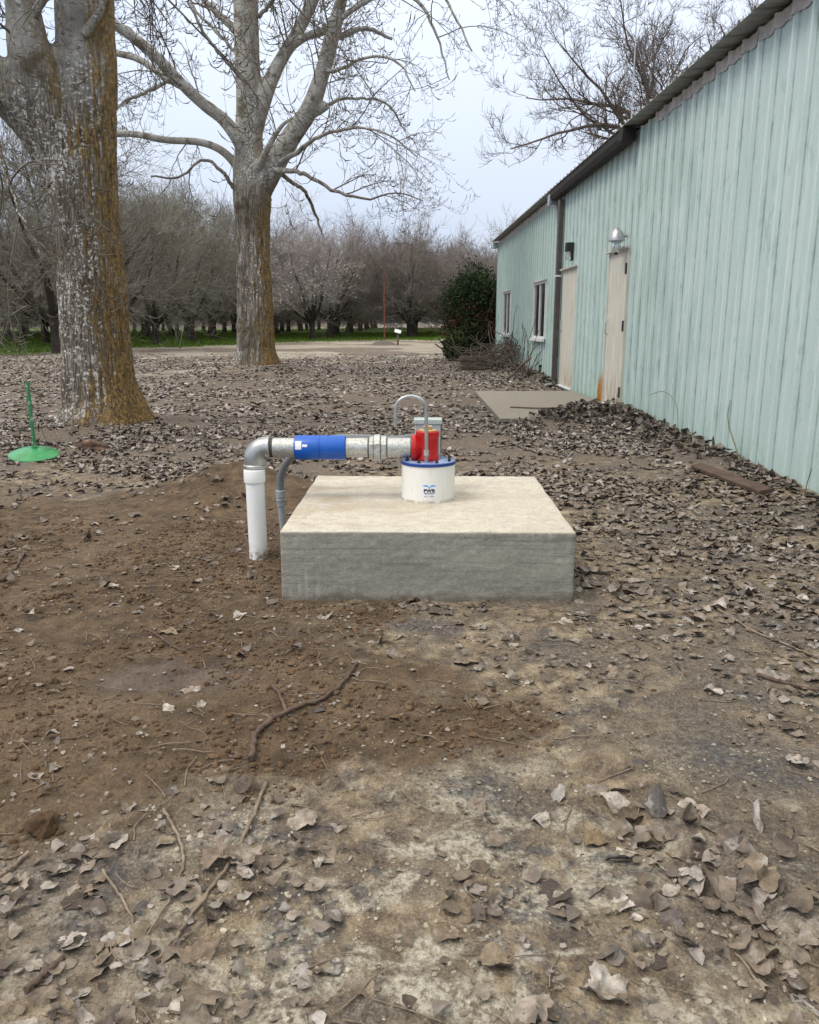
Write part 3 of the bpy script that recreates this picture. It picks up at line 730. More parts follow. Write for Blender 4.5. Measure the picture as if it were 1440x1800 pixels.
# fascia shade board behind the gutter
MB().box(-0.046, gA, WH - .10, -0.034, gB, WH - 0.005).build('fascia', M_gut, bld)
dsy = wallpt(989, 500).y
MB().box(-0.125, dsy - .05, 0.06, -0.037, dsy + .05, WH - .18).build('downspout', M_down, bld, bevel=.012)
for z in (0.55, 1.9): MB().box(-0.128, dsy - .055, z, -0.034, dsy + .055, z + .03).build('strap', M_white if z > 1 else M_down, bld)
MB().add([(-.12, dsy-.045, .10), (-.12, dsy+.045, .10), (-.04, dsy+.045, .10), (-.04, dsy-.045, .10), (-.36, dsy-.05, -.0), (-.36, dsy+.05, -.0), (-.30, dsy+.05, -.06), (-.30, dsy-.05, -.06)], [(0,1,5,4), (3,7,6,2), (0,4,7,3), (1,2,6,5), (4,5,6,7), (0,3,2,1)]).build('downspout_foot', M_wall, bld)
# doors
def door(Dy, Dz, label, hinge):
    y0, y1 = Dy; z0, z1 = Dz
    lf = MB().box(-0.022, y0 + .026, z0 + .012, 0.03, y1 - .026, z1 - .028).build('door', M_door, bld, bevel=.003); lf['label'] = label
    f = MB(); f.box(-0.034, y0 + .0015, z0, 0.06, y0 + .024, z1 - .0015); f.box(-0.034, y1 - .024, z0, 0.06, y1 - .0015, z1 - .0015); f.box(-0.032, y0 + .0245, z1 - .026, 0.06, y1 - .0245, z1 - .0015)
    f.build('frame', M_door, lf)
    MB().box(-0.075, y0 - .03, z1 + .0, -0.031, y1 + .10, z1 + .022).build('drip_cap', M_trim, lf)
    MB().box(-0.06, y0 + .03, z0 - .02, 0.05, y1 - .03, z0 + .008).build('threshold', M_white, lf)
    if hinge:
        for z in (z0 + .20, z0 + 1.02, z1 - .24): MB().box(-0.046, y0 + .006, z - .065, -0.0225, y0 + .062, z + .065).build('hinge', M_dark, lf)
    yh = y1 - .10
    MB().tube(smooth_path([(0.004, yh, z0 + .90), (-.05, yh + .005, z0 + .92), (-.058, yh + .005, z0 + 1.0), (-.05, yh + .005, z0 + 1.08), (0.004, yh, z0 + 1.11)], 5), 0.007, 8).build('handle', M_cast, lf)
    MB().lathe([(0.024, 0), (.024, .012), (.012, .016), (.010, .022)], 18, Matrix.Translation((0.004, yh - .005, z0 + 1.22)) @ Matrix.Rotation(R(-90), 4, 'Y')).build('lock', M_cast, lf)
    return lf
door(D1, d1z, 'cream door nearest the camera with three dark hinges and rust at its foot', True)
door(D2, d2z, 'cream door beside the downspout, farther along the wall', False)
def window(Wy, Wz, label):
    y0, y1 = Wy; z0, z1 = Wz; w_ = .045
    f = MB(); f.box(-.036, y0, z0, .02, y0 + w_, z1); f.box(-.036, y1 - w_, z0, .02, y1, z1); f.box(-.0345, y0 + w_, z1 - w_, .02, y1 - w_, z1); f.box(-.0345, y0 + w_, z0, .02, y1 - w_, z0 + w_)
    f.box(-.030, (y0+y1)/2 - .022, z0 + w_, .018, (y0+y1)/2 + .022, z1 - w_)
    fo = f.build('window', M_white, bld); fo['label'] = label
    for a, c in ((y0 + w_, (y0+y1)/2 - .022), ((y0+y1)/2 + .022, y1 - w_)): MB().box(-.006, a, z0 + w_, .0, c, z1 - w_).build('pane', M_glass, fo)
    MB().box(-.095, y0 - .04, z0 - .05, -.033, y1 + .04, z0 - .004).build('sill', M_white, fo)
    MB().box(-.070, y0 - .05, z1 + .004, -.031, y1 + .05, z1 + .028).build('head_flashing', M_trim, fo)
window(W1, w1z, 'nearer white framed two pane window'); window(W2, w2z, 'farther white framed two pane window')
# small hydrant pipe at wall foot
pp = wallpt(949, 668, .06); q = empty('stub_pipe', (pp.x, pp.y, 0), label='short dark standpipe at the wall foot under the nearer window', cat='pipe')
MB().tube([(0, 0, -.05), (0, 0, .30)], .018, 10).build('pipe', M_dark, q); MB().box(-.03, -.02, .27, .03, .02, .32).build('cap', M_dark, q)
# lamps on the wall
lp = wallpt(1084, 425, .16); lz = lp.z
la = empty('wall_lamp', (lp.x, lp.y, lz), WROT, label='grey dome hooded wall lamp with glass jar above the nearer door', cat='lamp')
MB().lathe([(0.098, -.005), (.102, 0), (.099, .02), (.085, .07), (.060, .115), (.028, .148), (.004, .158)], 32, Mx((0, 0, 0.01))).build('hood', M_cast, la)
tg = NT('clear_glass'); tg.b.inputs['Transmission Weight'].default_value = 0.75; M_cg = tg.fin((0.75, 0.78, 0.78), 0.1)
MB().lathe([(.052, .005), (.056, -.05), (.054, -.10), (.040, -.125), (.02, -.13)], 24, None).build('glass_jar', M_cg, la)
MB().lathe([(.060, -.012), (.060, .004)], 24).build('jar_ring', M_cast, la)
MB().lathe([(.022, -.15), (.024, -.14), (.024, -.128)], 12).build('jar_cap', M_dark, la)
MB().tube([(.02, 0, .07), (.10, 0, .07), (.13, 0, .07)], .018, 12).build('arm', M_cast, la)
MB().lathe([(.055, 0), (.055, .02), (.04, .03)], 24, Matrix.Translation((.162, 0, .07)) @ Matrix.Rotation(R(-90), 4, 'Y')).build('wall_plate', M_cast, la)
lp = wallpt(1001, 442, .10)
lb = empty('wall_lamp', (lp.x, lp.y, lp.z), WROT, label='black box topped wall lamp with clear glass above the farther door', cat='lamp')
MB().box(-.06, -.075, 0.0, .06, .075, .135).build('housing', M_dark, lb, bevel=.006)
MB().box(.02, -.055, -.14, .062, .055, -0.001).build('back_plate', M_dark, lb, bevel=.004)
MB().box(-.05, -.055, -.13, .018, .055, -0.002).build('glass', M_cg, lb, bevel=.012)
# antenna mast
ap = at(1111, 195, gA + .25); tp = at(1124, -60, gA + .25)
am = empty('antenna_mast', (ap.x, ap.y, WH), label='thin whip antenna mast rising from the shed eave', cat='antenna')
MB().tube([(0, 0, 0.03), (0, 0, .16)], .03, 10).build('base', M_white, am)
MB().tube([(0, 0, .15), (tp.x - ap.x, 0, tp.z - WH)], [.009, .006], 8).build('mast', M_cast, am)

# door slab
sl = MB(); pA, pB, pC = gnd(835, 687, .075), gnd(879, 735, .075), 0
sl_pts = [(pB.x, pB.y), (xw(pB.y) - .045, pB.y - .02), (xw(pA.y) - .045, pA.y + .02), (pA.x, pA.y)]
sl.add([(x, y, -.05) for x, y in sl_pts] + [(x, y, .075) for x, y in sl_pts], [(3,2,1,0), (4,5,6,7), (0,1,5,4), (1,2,6,5), (2,3,7,6), (3,0,4,7)])
slab = sl.build('door_slab', M_slab, None, bevel=.012); tag(slab, 'grey concrete landing slab in front of the two shed doors', 'slab')

# ------------------------------------------------------------------ vegetation generator
def tubes(P, Rd, sides=3):
    """P (N,K,3), Rd (N,K) -> verts, quads"""
    N_, K, _ = P.shape
    T = np.empty_like(P); T[:, 1:-1] = P[:, 2:] - P[:, :-2]; T[:, 0] = P[:, 1] - P[:, 0]; T[:, -1] = P[:, -1] - P[:, -2]
    T /= np.linalg.norm(T, axis=2, keepdims=True) + 1e-9
    ref = np.where(np.abs(T[:, :1, 2:3]) > 0.8, np.array([1.0, 0, 0]), np.array([0, 0, 1.0])) * np.ones((1, K, 1))
    A = np.cross(T, ref); A /= np.linalg.norm(A, axis=2, keepdims=True) + 1e-9; B = np.cross(T, A)
    a = np.arange(sides) * 2 * PI / sides
    V = P[:, :, None, :] + Rd[:, :, None, None] * (A[:, :, None, :] * np.cos(a)[None, None, :, None] + B[:, :, None, :] * np.sin(a)[None, None, :, None])
    idx = np.arange(N_ * K * sides).reshape(N_, K, sides); nx_ = np.roll(idx, -1, axis=2)
    Q = np.stack([idx[:, :-1], nx_[:, :-1], nx_[:, 1:], idx[:, 1:]], -1).reshape(-1, 4)
    return V.reshape(-1, 3), Q
class Tree:
    def __init__(s): s.V = []; s.Q = []; s.n = 0
    def add(s, V, Q): s.V.append(V); s.Q.append(Q + s.n); s.n += len(V)
    def tubes(s, P, Rd, sides=3): s.add(*tubes(P, Rd, sides))
    def mesh(s, name): return np_mesh(name, np.concatenate(s.V), [np.concatenate(s.Q)])
def unit(v): return v / (np.linalg.norm(v, axis=-1, keepdims=True) + 1e-9)
def grow(r, P0, D0, Ln, K, wander, grav):
    """grav: array of K-1 vertical pulls (negative = droop)"""
    N_ = len(P0); P = np.empty((N_, K, 3)); P[:, 0] = P0; D = unit(D0).copy()
    g = np.broadcast_to(np.asarray(grav, float), (K - 1,)) if np.ndim(grav) < 2 else grav
    for k in range(1, K):
        D = D + r.normal(size=(N_, 3)) * wander
        D[:, 2] += g[k-1] if g.ndim == 1 else g[:, k-1]
        D = unit(D); P[:, k] = P[:, k-1] + D * (Ln / (K - 1))[:, None]
    return P
def spawn(r, P, Rd, per, t0, t1, ang0, ang1, weight=None, n=None):
    """pick points along the paths: returns pos, dir, parent radius, t"""
    N_, K, _ = P.shape
    if n is None: pi_ = np.repeat(np.arange(N_), per)
    else: pi_ = r.choice(N_, n, p=weight)
    t = r.uniform(t0, t1, len(pi_)); f = t * (K - 1); i0 = np.minimum(f.astype(int), K - 2); fr = (f - i0)[:, None]
    pos = P[pi_, i0] * (1 - fr) + P[pi_, i0 + 1] * fr; tan = unit(P[pi_, i0 + 1] - P[pi_, i0])
    rad = Rd[pi_, i0] * (1 - fr[:, 0]) + Rd[pi_, i0 + 1] * fr[:, 0]
    q = unit(np.cross(tan, r.normal(size=tan.shape))); an = r.uniform(ang0, ang1, len(pi_))[:, None]
    return pos, tan * np.cos(an) + q * np.sin(an), rad, t

def bark_m(name, T, orange, whites, zsm, zl, t_left=.25):
    """T: trunk position; zsm: height above which the bark is smooth and pale"""
    t = NT(name); g = t.n('NewGeometry'); P = g.outputs['Position']; Nn = g.outputs['Normal']; s3 = t.sep(P)
    fis = t.noise(10, 6, .6, t.scale(P, (1, 1, .16)), .4); fi2 = t.noise(34, 5, .65, t.scale(P, (1, 1, .28))); n = t.noise(22, 6, .7, P)
    wob = t.n('Mix'); wob.data_type = 'VECTOR'; wob.inputs[0].default_value = .045; t.l(t.scale(P, (1, 1, .13)), wob.inputs[4])
    nzc = t.n('TexNoise'); nzc.inputs['Scale'].default_value = 5; t.l(P, nzc.inputs[0]); t.l(nzc.outputs['Color'], wob.inputs[5])
    crk = t.maprange(t.voro(30, wob.outputs[1], 'DISTANCE_TO_EDGE'), 0.0, 0.22)
    c = t.ramp(fis, [(0.34, (0.11, 0.095, 0.078)), (0.47, (0.215, 0.190, 0.158)), (0.60, (0.315, 0.288, 0.248)), (.75, (.41, .385, .345))])
    c = t.mix(t.maprange(t.noise(1.7, 4, .6, P), .45, .62, 0, .7), c, t.ramp(fi2, [(0.35, (0.075, 0.064, 0.048)), (0.65, (0.225, 0.195, 0.15))]))
    c = t.mix(t.maprange(crk, 0, .7, .5, 0), c, (0.055, 0.043, 0.033))
    # smooth pale upper bark with dark lenticel dashes
    dash = t.maprange(t.noise(16, 4, .6, t.scale(P, (1, 1, 2.6), (3, 1, 0))), .56, .64)
    up = t.ramp(t.noise(5, 5, .6, P), [(0.35, (0.22, 0.212, 0.19)), (0.65, (0.40, 0.392, 0.36))])
    up = t.mix(t.math('MULTIPLY', dash, .8), up, (0.07, 0.062, 0.052))
    zz = t.math('ADD', s3[2], t.math('MULTIPLY', t.math('SUBTRACT', t.noise(.9, 3, .5, P), .5), 2.2))
    isU = t.maprange(t.math('ADD', zz, t.math('MULTIPLY', t.math('SUBTRACT', n, .5), 1.6)), zsm - .9, zsm + 1.1)
    c = t.mix(isU, c, up)
    # moss brown on branch collars
    c = t.mix(t.math('MULTIPLY', t.maprange(t.noise(2.4, 5, .65, t.scale(P, (1, 1, 1), (5, 0, 0))), .56, .64), .75), c, (0.085, 0.066, 0.035))
    # white flaking spots
    sp_ = t.maprange(t.math('ADD', t.noise(21, 5, .62, t.scale(P, (1, 1, 1.5), (1, 7, 2))), t.math('MULTIPLY', t.math('SUBTRACT', t.noise(2.2, 3, .5, P), .5), .35)), .545, .575)
    reg = t.maprange(t.math('ADD', t.noise(1.5, 4, .6, t.scale(P, (1, 1, .6), (9, 2, 2))), t.math('MULTIPLY', t.math('SUBTRACT', whites, t.math('ABSOLUTE', t.math('SUBTRACT', s3[2], 2.0))), .05)), .45, .55)
    c = t.mix(t.math('MULTIPLY', sp_, t.math('MULTIPLY', reg, t.maprange(t.math('ADD', t.sep(Nn)[0], t.math('MULTIPLY', t.maprange(s3[2], 2.6, 3.4), -1.0)), .65, .15, .05, .9))), c, (0.60, 0.585, 0.56))
    # orange lichen on the weather side
    nx_ = t.sep(Nn)[0]; ly = t.sep(Nn)[1]
    w = t.math('ADD', t.math('MULTIPLY', nx_, 1.0), t.math('MULTIPLY', t.math('SUBTRACT', t.noise(2.6, 7, .74, t.scale(P, (1, 1, .6))), .5), 1.6))
    low = t.maprange(s3[2], .9, .15, 0.0, .45)
    w = t.math('ADD', w, low)
    li = t.math('MULTIPLY', t.math('MULTIPLY', t.maprange(w, orange, orange + .30), t.maprange(s3[2], zl, zl - 1.2, 0.35, 1)), t.maprange(t.math('SUBTRACT', s3[0], T.x - .22), 0, .25, t_left, 1))
    lc = t.ramp(n, [(0.32, (0.085, 0.058, 0.032)), (0.5, (0.20, 0.133, 0.055)), (0.68, (0.40, 0.245, 0.07))])
    c = t.mix(t.math('MULTIPLY', li, t.maprange(fi2, .30, .50, .35, .95)), c, lc)
    h = t.math('ADD', t.math('MULTIPLY', t.math('ADD', t.math('MULTIPLY', fis, .5), crk), t.math('SUBTRACT', 1.0, t.math('MULTIPLY', isU, .93))), t.math('MULTIPLY', fi2, .35))
    h = t.math('ADD', h, t.math('MULTIPLY', n, .12))
    return t.fin(c, .92, 0, t.bump(h, .9, .018), .2)
M_bark1 = bark_m('poplar_bark_near', T1, .33, 1.9, 3.5, 9.0)
M_bark2 = bark_m('poplar_bark_far', T2, .32, 0.4, 4.3, 4.2)
def twig_m(name, a, b):
    t = NT(name); g = t.n('NewGeometry'); n = t.noise(3.0, 5, .7, g.outputs['Position'])
    return t.fin(t.ramp(n, [(0.35, a), (0.65, b)]), .85, 0, None, .25)
M_twig = twig_m('poplar_twigs', (0.060, 0.048, 0.038), (0.20, 0.175, 0.14))
def trunk_mesh(paths, voxel, name, T, zsm, amp):
    V = []; Q = []; n = 0; b = MB()
    for pts in paths:
        sp_ = smooth_path(pts, 6); b.tube([tuple(p[:3]) for p in sp_], [p[3] for p in sp_], 28)
    me = bpy.data.meshes.new('tmp'); me.from_pydata(b.v, [], b.f); o = bpy.data.objects.new('tmp', me); COL.objects.link(o)
    m = o.modifiers.new('r', 'REMESH'); m.mode = 'VOXEL'; m.voxel_size = voxel
    s_ = o.modifiers.new('s', 'SMOOTH'); s_.iterations = 5; s_.factor = .6
    bpy.context.view_layer.update()
    me2 = bpy.data.meshes.new_from_object(o.evaluated_get(bpy.context.evaluated_depsgraph_get())); bpy.data.objects.remove(o)
    nv = len(me2.vertices); co = np.empty(nv * 3); me2.vertices.foreach_get('co', co); co = co.reshape(-1, 3)
    no_ = np.empty(nv * 3); me2.vertices.foreach_get('normal', no_); no_ = no_.reshape(-1, 3)
    th = np.arctan2(co[:, 1] - T.y, co[:, 0] - T.x); z = co[:, 2]
    rr_ = np.hypot(co[:, 0] - T.x, co[:, 1] - T.y)
    f1 = 1 - np.abs(fbm(th * 7, z * 1.5, 1.0, 3, 21)) * 3
    f2 = fbm(th * 16, z * 5.0, 1.0, 3, 22)
    lump = fbm(th * 1.3, z * 1.1, 1.0, 2, 23)
    a = amp * (1 - 0.85 * sm(zsm - .3, zsm + .6, z))
    fl = np.abs(np.sin(th * 2.5 + .6)) * sm(.55, 0, z) * .06      # root buttresses
    co += no_ * (a * (f1 - .75) + a * .5 * f2 + .03 * lump + fl - .012)[:, None]
    me2.vertices.foreach_set('co', co.ravel()); me2.name = name
    me2.polygons.foreach_set('use_smooth', [True] * len(me2.polygons)); me2.update(); me2.materials.clear()
    return me2
def pxpath(pts, d):
    o = []
    for p in pts:
        dd = d + (p[3] if len(p) > 3 else 0); q = at(p[0], p[1], dd)
        zd = dd * cp + (CH - q.z) * sn
        o.append((q.x, q.y, q.z, p[2] * zd / F / 2))
    return o
def poplar(name, T, paths, boughs, voxel, zsm, amp, mbark, label, seed, ntw):
    root = empty(name, (T.x, T.y, 0), label=label, cat='tree')
    r = np.random.default_rng(seed); dref = T.y
    main = [pxpath(p, dref) for p in paths]; bo = [pxpath(p, dref) for p in boughs]
    tm = trunk_mesh(main, voxel, 'trunk', T, zsm, amp)
    o = link('trunk', tm, mbark, root); o.location = (-T.x, -T.y, 0)
    tr = Tree(); tw = Tree(); lim = []; limr = []
    for p in bo:
        q = smooth_path(p, 8); f = np.linspace(0, len(q) - 1, 24); i0 = np.minimum(f.astype(int), len(q) - 2); fr = (f - i0)[:, None]
        q = q[i0] * (1 - fr) + q[i0 + 1] * fr
        q[1:-1, :3] += r.normal(size=(22, 3)) * .011
        lim.append(q[:, :3]); limr.append(np.maximum(q[:, 3] * .82, .006))
    BP = np.array(lim); BR = np.array(limr); tr.tubes(BP, BR, 8)
    b_ = tr.mesh('boughs'); o = link('boughs', b_, mbark, root); o.location = (-T.x, -T.y, 0)
    # shared list of carriers: boughs + upper parts of the stems
    allP = [BP]; allR = [BR]
    for p in main[1:]:
        q = smooth_path(p, 8); f = np.linspace(len(q) * .30, len(q) - 1, 24); i0 = np.minimum(f.astype(int), len(q) - 2); q = q[i0]
        allP.append(q[None, :, :3]); allR.append(q[None, :, 3])
    CP_ = np.concatenate(allP); CR_ = np.concatenate(allR)
    wl = np.linalg.norm(CP_[:, -1] - CP_[:, 0], axis=1); wl = wl / wl.sum()
    # side branches
    pos, dr, rad, tt = spawn(r, CP_, CR_, 0, .12, 1, .6, 1.25, wl, ntw[0]); dr[:, 2] += .15
    Ln = r.uniform(.8, 2.4, len(pos)); r0 = np.minimum(rad * .5, r.uniform(.010, .022, len(pos)))
    A = grow(r, pos, dr, Ln, 9, .13, np.linspace(.05, -.14, 8)); AR = r0[:, None] * np.linspace(1, .35, 9)[None]
    tw.tubes(A, AR, 5)
    # hanging whips
    CP2 = A; pos, dr, rad, tt = spawn(r, A, AR, ntw[1], .15, 1, .5, 1.2)
    Ln = r.uniform(.35, 1.5, len(pos)); g_ = np.concatenate([np.full(5, -.17), [-.08, .05, .2, .4]])
    B_ = grow(r, pos, dr, Ln, 10, .17, g_); BR_ = np.minimum(rad * .6, .0065)[:, None] * np.linspace(1, .45, 10)[None]
    tw.tubes(B_, BR_, 4)
    # short upturned spurs with a bud
    pos, dr, rad, tt = spawn(r, B_, BR_, ntw[2], .15, 1, .6, 1.2); Ln = r.uniform(.05, .28, len(pos))
    C_ = grow(r, pos, dr, Ln, 5, .12, [-.05, .25, .5, .6]); CR2 = np.full((len(pos), 5), .0036) * np.array([1, .8, .75, 1.9, .5])[None]
    tw.tubes(C_, CR2, 3)
    o = link('twigs', tw.mesh('twigs'), M_twig, root); o.location = (-T.x, -T.y, 0)
    return root
# near poplar, left edge
p1 = [[(184, 775, 200), (183, 745, 166), (181, 715, 140), (175, 675, 130), (170, 600, 121), (161, 500, 118), (153, 400, 117), (146, 330, 124), (144, 265, 122), (150, 190, 106), (151, 100, 105), (149, 0, 106), (148, -150, 96, .1), (152, -400, 74, .2), (150, -700, 40, .4), (160, -1000, 14, .6)],
      [(140, 345, 105, 0), (115, 270, 104, -.05), (82, 185, 92, -.15), (55, 105, 80, -.25), (38, 0, 64, -.35), (15, -150, 56, -.5), (-40, -400, 36, -.8), (-80, -700, 12, -1)],
      [(120, 310, 84, -.05), (80, 240, 84, -.10), (32, 180, 84, -.20), (-15, 130, 76, -.3), (-90, 60, 66, -.4), (-230, -60, 50, -.6), (-420, -220, 22, -.8)]]
b1 = [[(20, 130, 18, -.3), (-10, 200, 12, -.5), (20, 330, 9, -.7), (60, 420, 6, -.8), (90, 480, 4, -.8)],
      [(150, 60, 24, -.3), (230, -60, 20, -.5), (330, -120, 14, -.6), (430, -110, 9, -.7), (500, -60, 5, -.8)],
      [(45, 60, 20, -.3), (110, -60, 16, -.6), (200, -100, 12, -.8), (280, -60, 7, -1), (310, 10, 4, -1)],
      [(140, -100, 24, 0), (60, -220, 18, -.5), (-40, -200, 12, -1.), (-80, -60, 7, -1.3)],
      [(150, -250, 24, 0), (260, -380, 18, -.5), (380, -360, 12, -.9), (470, -260, 7, -1.2)]]
poplar('poplar_tree', T1, p1, b1, .020, 3.5, .017, M_bark1, 'large nearest poplar on the left, forked trunk speckled white with orange lichen', 31, (44, 8, 9))
p2 = [[(452, 685, 120), (453, 655, 90), (452, 635, 78), (450, 600, 68), (447, 500, 63), (444, 400, 62), (443, 345, 68), (440, 300, 62), (438, 250, 50), (437, 150, 46), (433, 50, 46), (432, -50, 42), (430, -250, 34), (425, -500, 20), (430, -700, 8)],
      [(452, 345, 44, 0), (478, 296, 44, -.1), (512, 240, 39, -.2), (545, 190, 34, -.3), (566, 130, 30, -.4), (582, 70, 28, -.5), (600, 0, 26, -.6), (618, -80, 22, -.8), (655, -220, 16, -1), (700, -380, 8, -1.2)],
      [(443, 235, 38, 0), (463, 175, 31, -.1), (487, 118, 27, .1), (520, 62, 24, .3), (550, 0, 22, .5), (590, -100, 18, .8), (620, -250, 10, 1.2)],
      [(440, 300, 34, 0), (424, 255, 27, -.2), (395, 212, 25, -.3), (360, 185, 24, -.5), (320, 148, 23, -.7), (280, 105, 21, -.9), (240, 70, 20, -1), (205, 45, 18, -1.2), (150, 0, 14, -1.5), (90, -60, 8, -2)],
      [(440, 335, 30, 0), (415, 290, 19, .1), (388, 264, 15, .2), (350, 250, 13, .3), (290, 246, 12, .5), (245, 237, 11, .7), (205, 236, 10, .9), (130, 250, 6, 1.2)],
      [(500, 92, 18, .2), (535, 66, 16, .1), (575, 50, 17, -.1), (612, 22, 14, -.3), (650, -5, 12, -.5), (720, -30, 9, -.8), (790, -22, 7, -1), (850, 15, 4, -1.2)],
      [(535, 205, 22, -.3), (560, 195, 18, -.35), (577, 183, 17, -.4)],
      [(448, 312, 20, -.1), (470, 262, 13, -.5), (495, 222, 11, -.7), (516, 206, 9, -.8)]]
b2 = [[(395, 205, 15, -.3), (340, 165, 13, -.1), (290, 137, 13, .1), (245, 103, 14, .3), (205, 95, 13, .5), (150, 85, 8, .8)],
      [(300, 140, 9, -.5), (250, 165, 8, -.4), (215, 180, 6, -.4), (190, 215, 4, -.4)],
      [(480, 292, 13, -.2), (520, 268, 11, -.6), (560, 240, 8, -1), (600, 228, 7, -1.3), (640, 225, 5, -1.5), (690, 240, 4, -1.7), (733, 275, 2, -1.9)],
      [(470, 300, 13, -.2), (520, 300, 10, -.5), (545, 312, 8, -.7), (590, 335, 7, -.9), (640, 350, 5, -1.1), (700, 338, 3, -1.3), (742, 352, 2, -1.5)],
      [(545, 200, 10, -.2), (575, 185, 8, .2), (620, 172, 6, .5), (680, 182, 5, .8), (712, 230, 3, 1)],
      [(480, 290, 12, .1), (510, 318, 9, .4), (535, 335, 8, .5), (555, 375, 6, .6), (567, 412, 3, .6)],
      [(575, 60, 14, -.1), (600, 65, 12, .2), (640, 50, 10, .4), (690, 68, 7, .6)],
      [(560, 130, 9, -.3), (600, 120, 8, -.8), (650, 100, 6, -1.2), (700, 110, 5, -1.5), (730, 160, 3, -1.7)],
      [(440, 150, 10, -.2), (400, 110, 8, -.6), (360, 60, 7, -1), (330, 0, 5, -1.3)],
      [(415, 55, 18, .1), (385, 25, 14, .2), (350, -10, 12, .3), (300, -50, 9, .5), (240, -60, 6, .7)],
      [(440, 120, 8, .2), (400, 75, 7, .7), (350, 25, 6, 1), (320, -30, 4, 1.3)],
      [(410, 330, 9, -.1), (390, 300, 8, -.3), (355, 280, 6, -.5), (320, 310, 5, -.7), (265, 310, 4, -.9)],
      [(455, 30, 9, 0), (490, -10, 9, -.5), (530, -60, 7, -.8)],
      [(600, 0, 10, -.6), (640, -50, 9, -1), (700, -70, 8, -1.3), (760, -40, 6, -1.5), (800, 30, 5, -1.7), (830, 90, 3, -1.8)],
      [(590, 40, 12, -.5), (630, 10, 10, -.8), (690, -15, 8, -1), (740, 10, 7, -1.2), (770, 70, 5, -1.3), (790, 140, 3, -1.4)],
      [(610, -60, 12, -.6), (680, -110, 10, -1), (780, -110, 8, -1.2), (860, -60, 6, -1.5), (920, 0, 3, -1.7)]]
poplar('poplar_tree', T2, p2, b2, .026, 4.3, .020, M_bark2, 'second poplar farther back, spreading bare limbs above an orange brown trunk', 37, (90, 7, 9))

# ------------------------------------------------------------------ orchard
M_obark = twig_m('orchard_bark', (0.022, 0.018, 0.015), (0.065, 0.055, 0.045))
M_otwig = twig_m('orchard_twigs', (0.15, 0.125, 0.112), (0.34, 0.30, 0.28))
M_otwig2 = twig_m('grey_green_twigs', (0.13, 0.122, 0.098), (0.31, 0.29, 0.245))
M_opale = twig_m('budding_twigs', (0.26, 0.225, 0.21), (0.48, 0.44, 0.42))
M_petal = plain('petals', (0.72, 0.66, 0.66), .7, 0, .1, 3)
def orchard_tree(seed, mt, petals=0, h=7.3, n=(7, 10, 11, 11), label='', cat='tree'):
    r = np.random.default_rng(seed); root = empty('orchard_tree', (0, 0, 0), label=label, cat=cat)
    tk = Tree(); cr_ = Tree()
    lean = r.normal(size=2) * .06
    P0 = np.array([[[0, 0, -.1], [lean[0]*.3, lean[1]*.3, .3], [lean[0], lean[1], .7], [lean[0]*1.5, lean[1]*1.5, 1.0]]]); tk.tubes(P0, np.array([[.24, .18, .16, .17]]), 9)
    a = np.arange(n[0]) * 2 * PI / n[0] + r.uniform(0, 1, n[0]) * .5; el = r.uniform(.35, 1.1, n[0])
    D = np.stack([np.cos(a) * np.cos(el), np.sin(a) * np.cos(el), np.sin(el)], 1); pos = np.tile(P0[0, 3] - [0, 0, .15], (n[0], 1))
    Ln = r.uniform(.52, .66, n[0]) * h
    A = grow(r, pos, D, Ln, 9, .10, .07); AR = r.uniform(.085, .115, n[0])[:, None] * np.linspace(1, .22, 9)[None]; tk.tubes(A, AR, 7)
    pos, dr, rad, tt = spawn(r, A, AR, n[1], .12, 1, .5, 1.1); Ln = r.uniform(.20, .36, len(pos)) * h * (1 - .35 * tt)
    B_ = grow(r, pos, dr, Ln, 7, .12, .03); BR_ = np.minimum(rad * .6, .04)[:, None] * np.linspace(1, .25, 7)[None]; cr_.tubes(B_, BR_, 5)
    pos, dr, rad, tt = spawn(r, B_, BR_, n[2], .1, 1, .4, 1.3); dr[:, 2] += .05; Ln = r.uniform(.09, .21, len(pos)) * h
    C_ = grow(r, pos, dr, Ln, 5, .15, .05); CR_ = np.minimum(rad * .7, .014)[:, None] * np.linspace(1, .45, 5)[None]; cr_.tubes(C_, CR_, 3)
    pos, dr, rad, tt = spawn(r, C_, CR_, n[3], .1, 1, .4, 1.1); dr[:, 2] += .15; Ln = r.uniform(.035, .115, len(pos)) * h
    E_ = grow(r, pos, dr, Ln, 4, .16, .06); ER_ = np.full((len(pos), 4), .0062) * np.array([1, .9, .75, .5])[None]; cr_.tubes(E_, ER_, 3)
    link('trunk', tk.mesh('trunk'), M_obark, root); crown = link('crown', cr_.mesh('crown'), mt, root)
    if petals:
        k_ = r.integers(0, len(E_), petals); c_ = E_[k_, r.integers(1, 4, petals)]
        low = np.argsort(c_[:, 2] + r.normal(size=petals) * 1.5)[:int(petals * .7)]; c_ = c_[low]; m_ = len(c_)
        u_ = unit(r.normal(size=(m_, 3))) * .03; w_ = unit(np.cross(u_, r.normal(size=(m_, 3)))) * .03
        V_ = np.stack([c_ - u_, c_ + w_, c_ + u_, c_ - w_], 1).reshape(-1, 3)
        bl = link('blossom', np_mesh('blossom', V_, [np.arange(m_ * 4).reshape(-1, 4)]), M_petal, root); bl['kind'] = 'stuff'
    return root
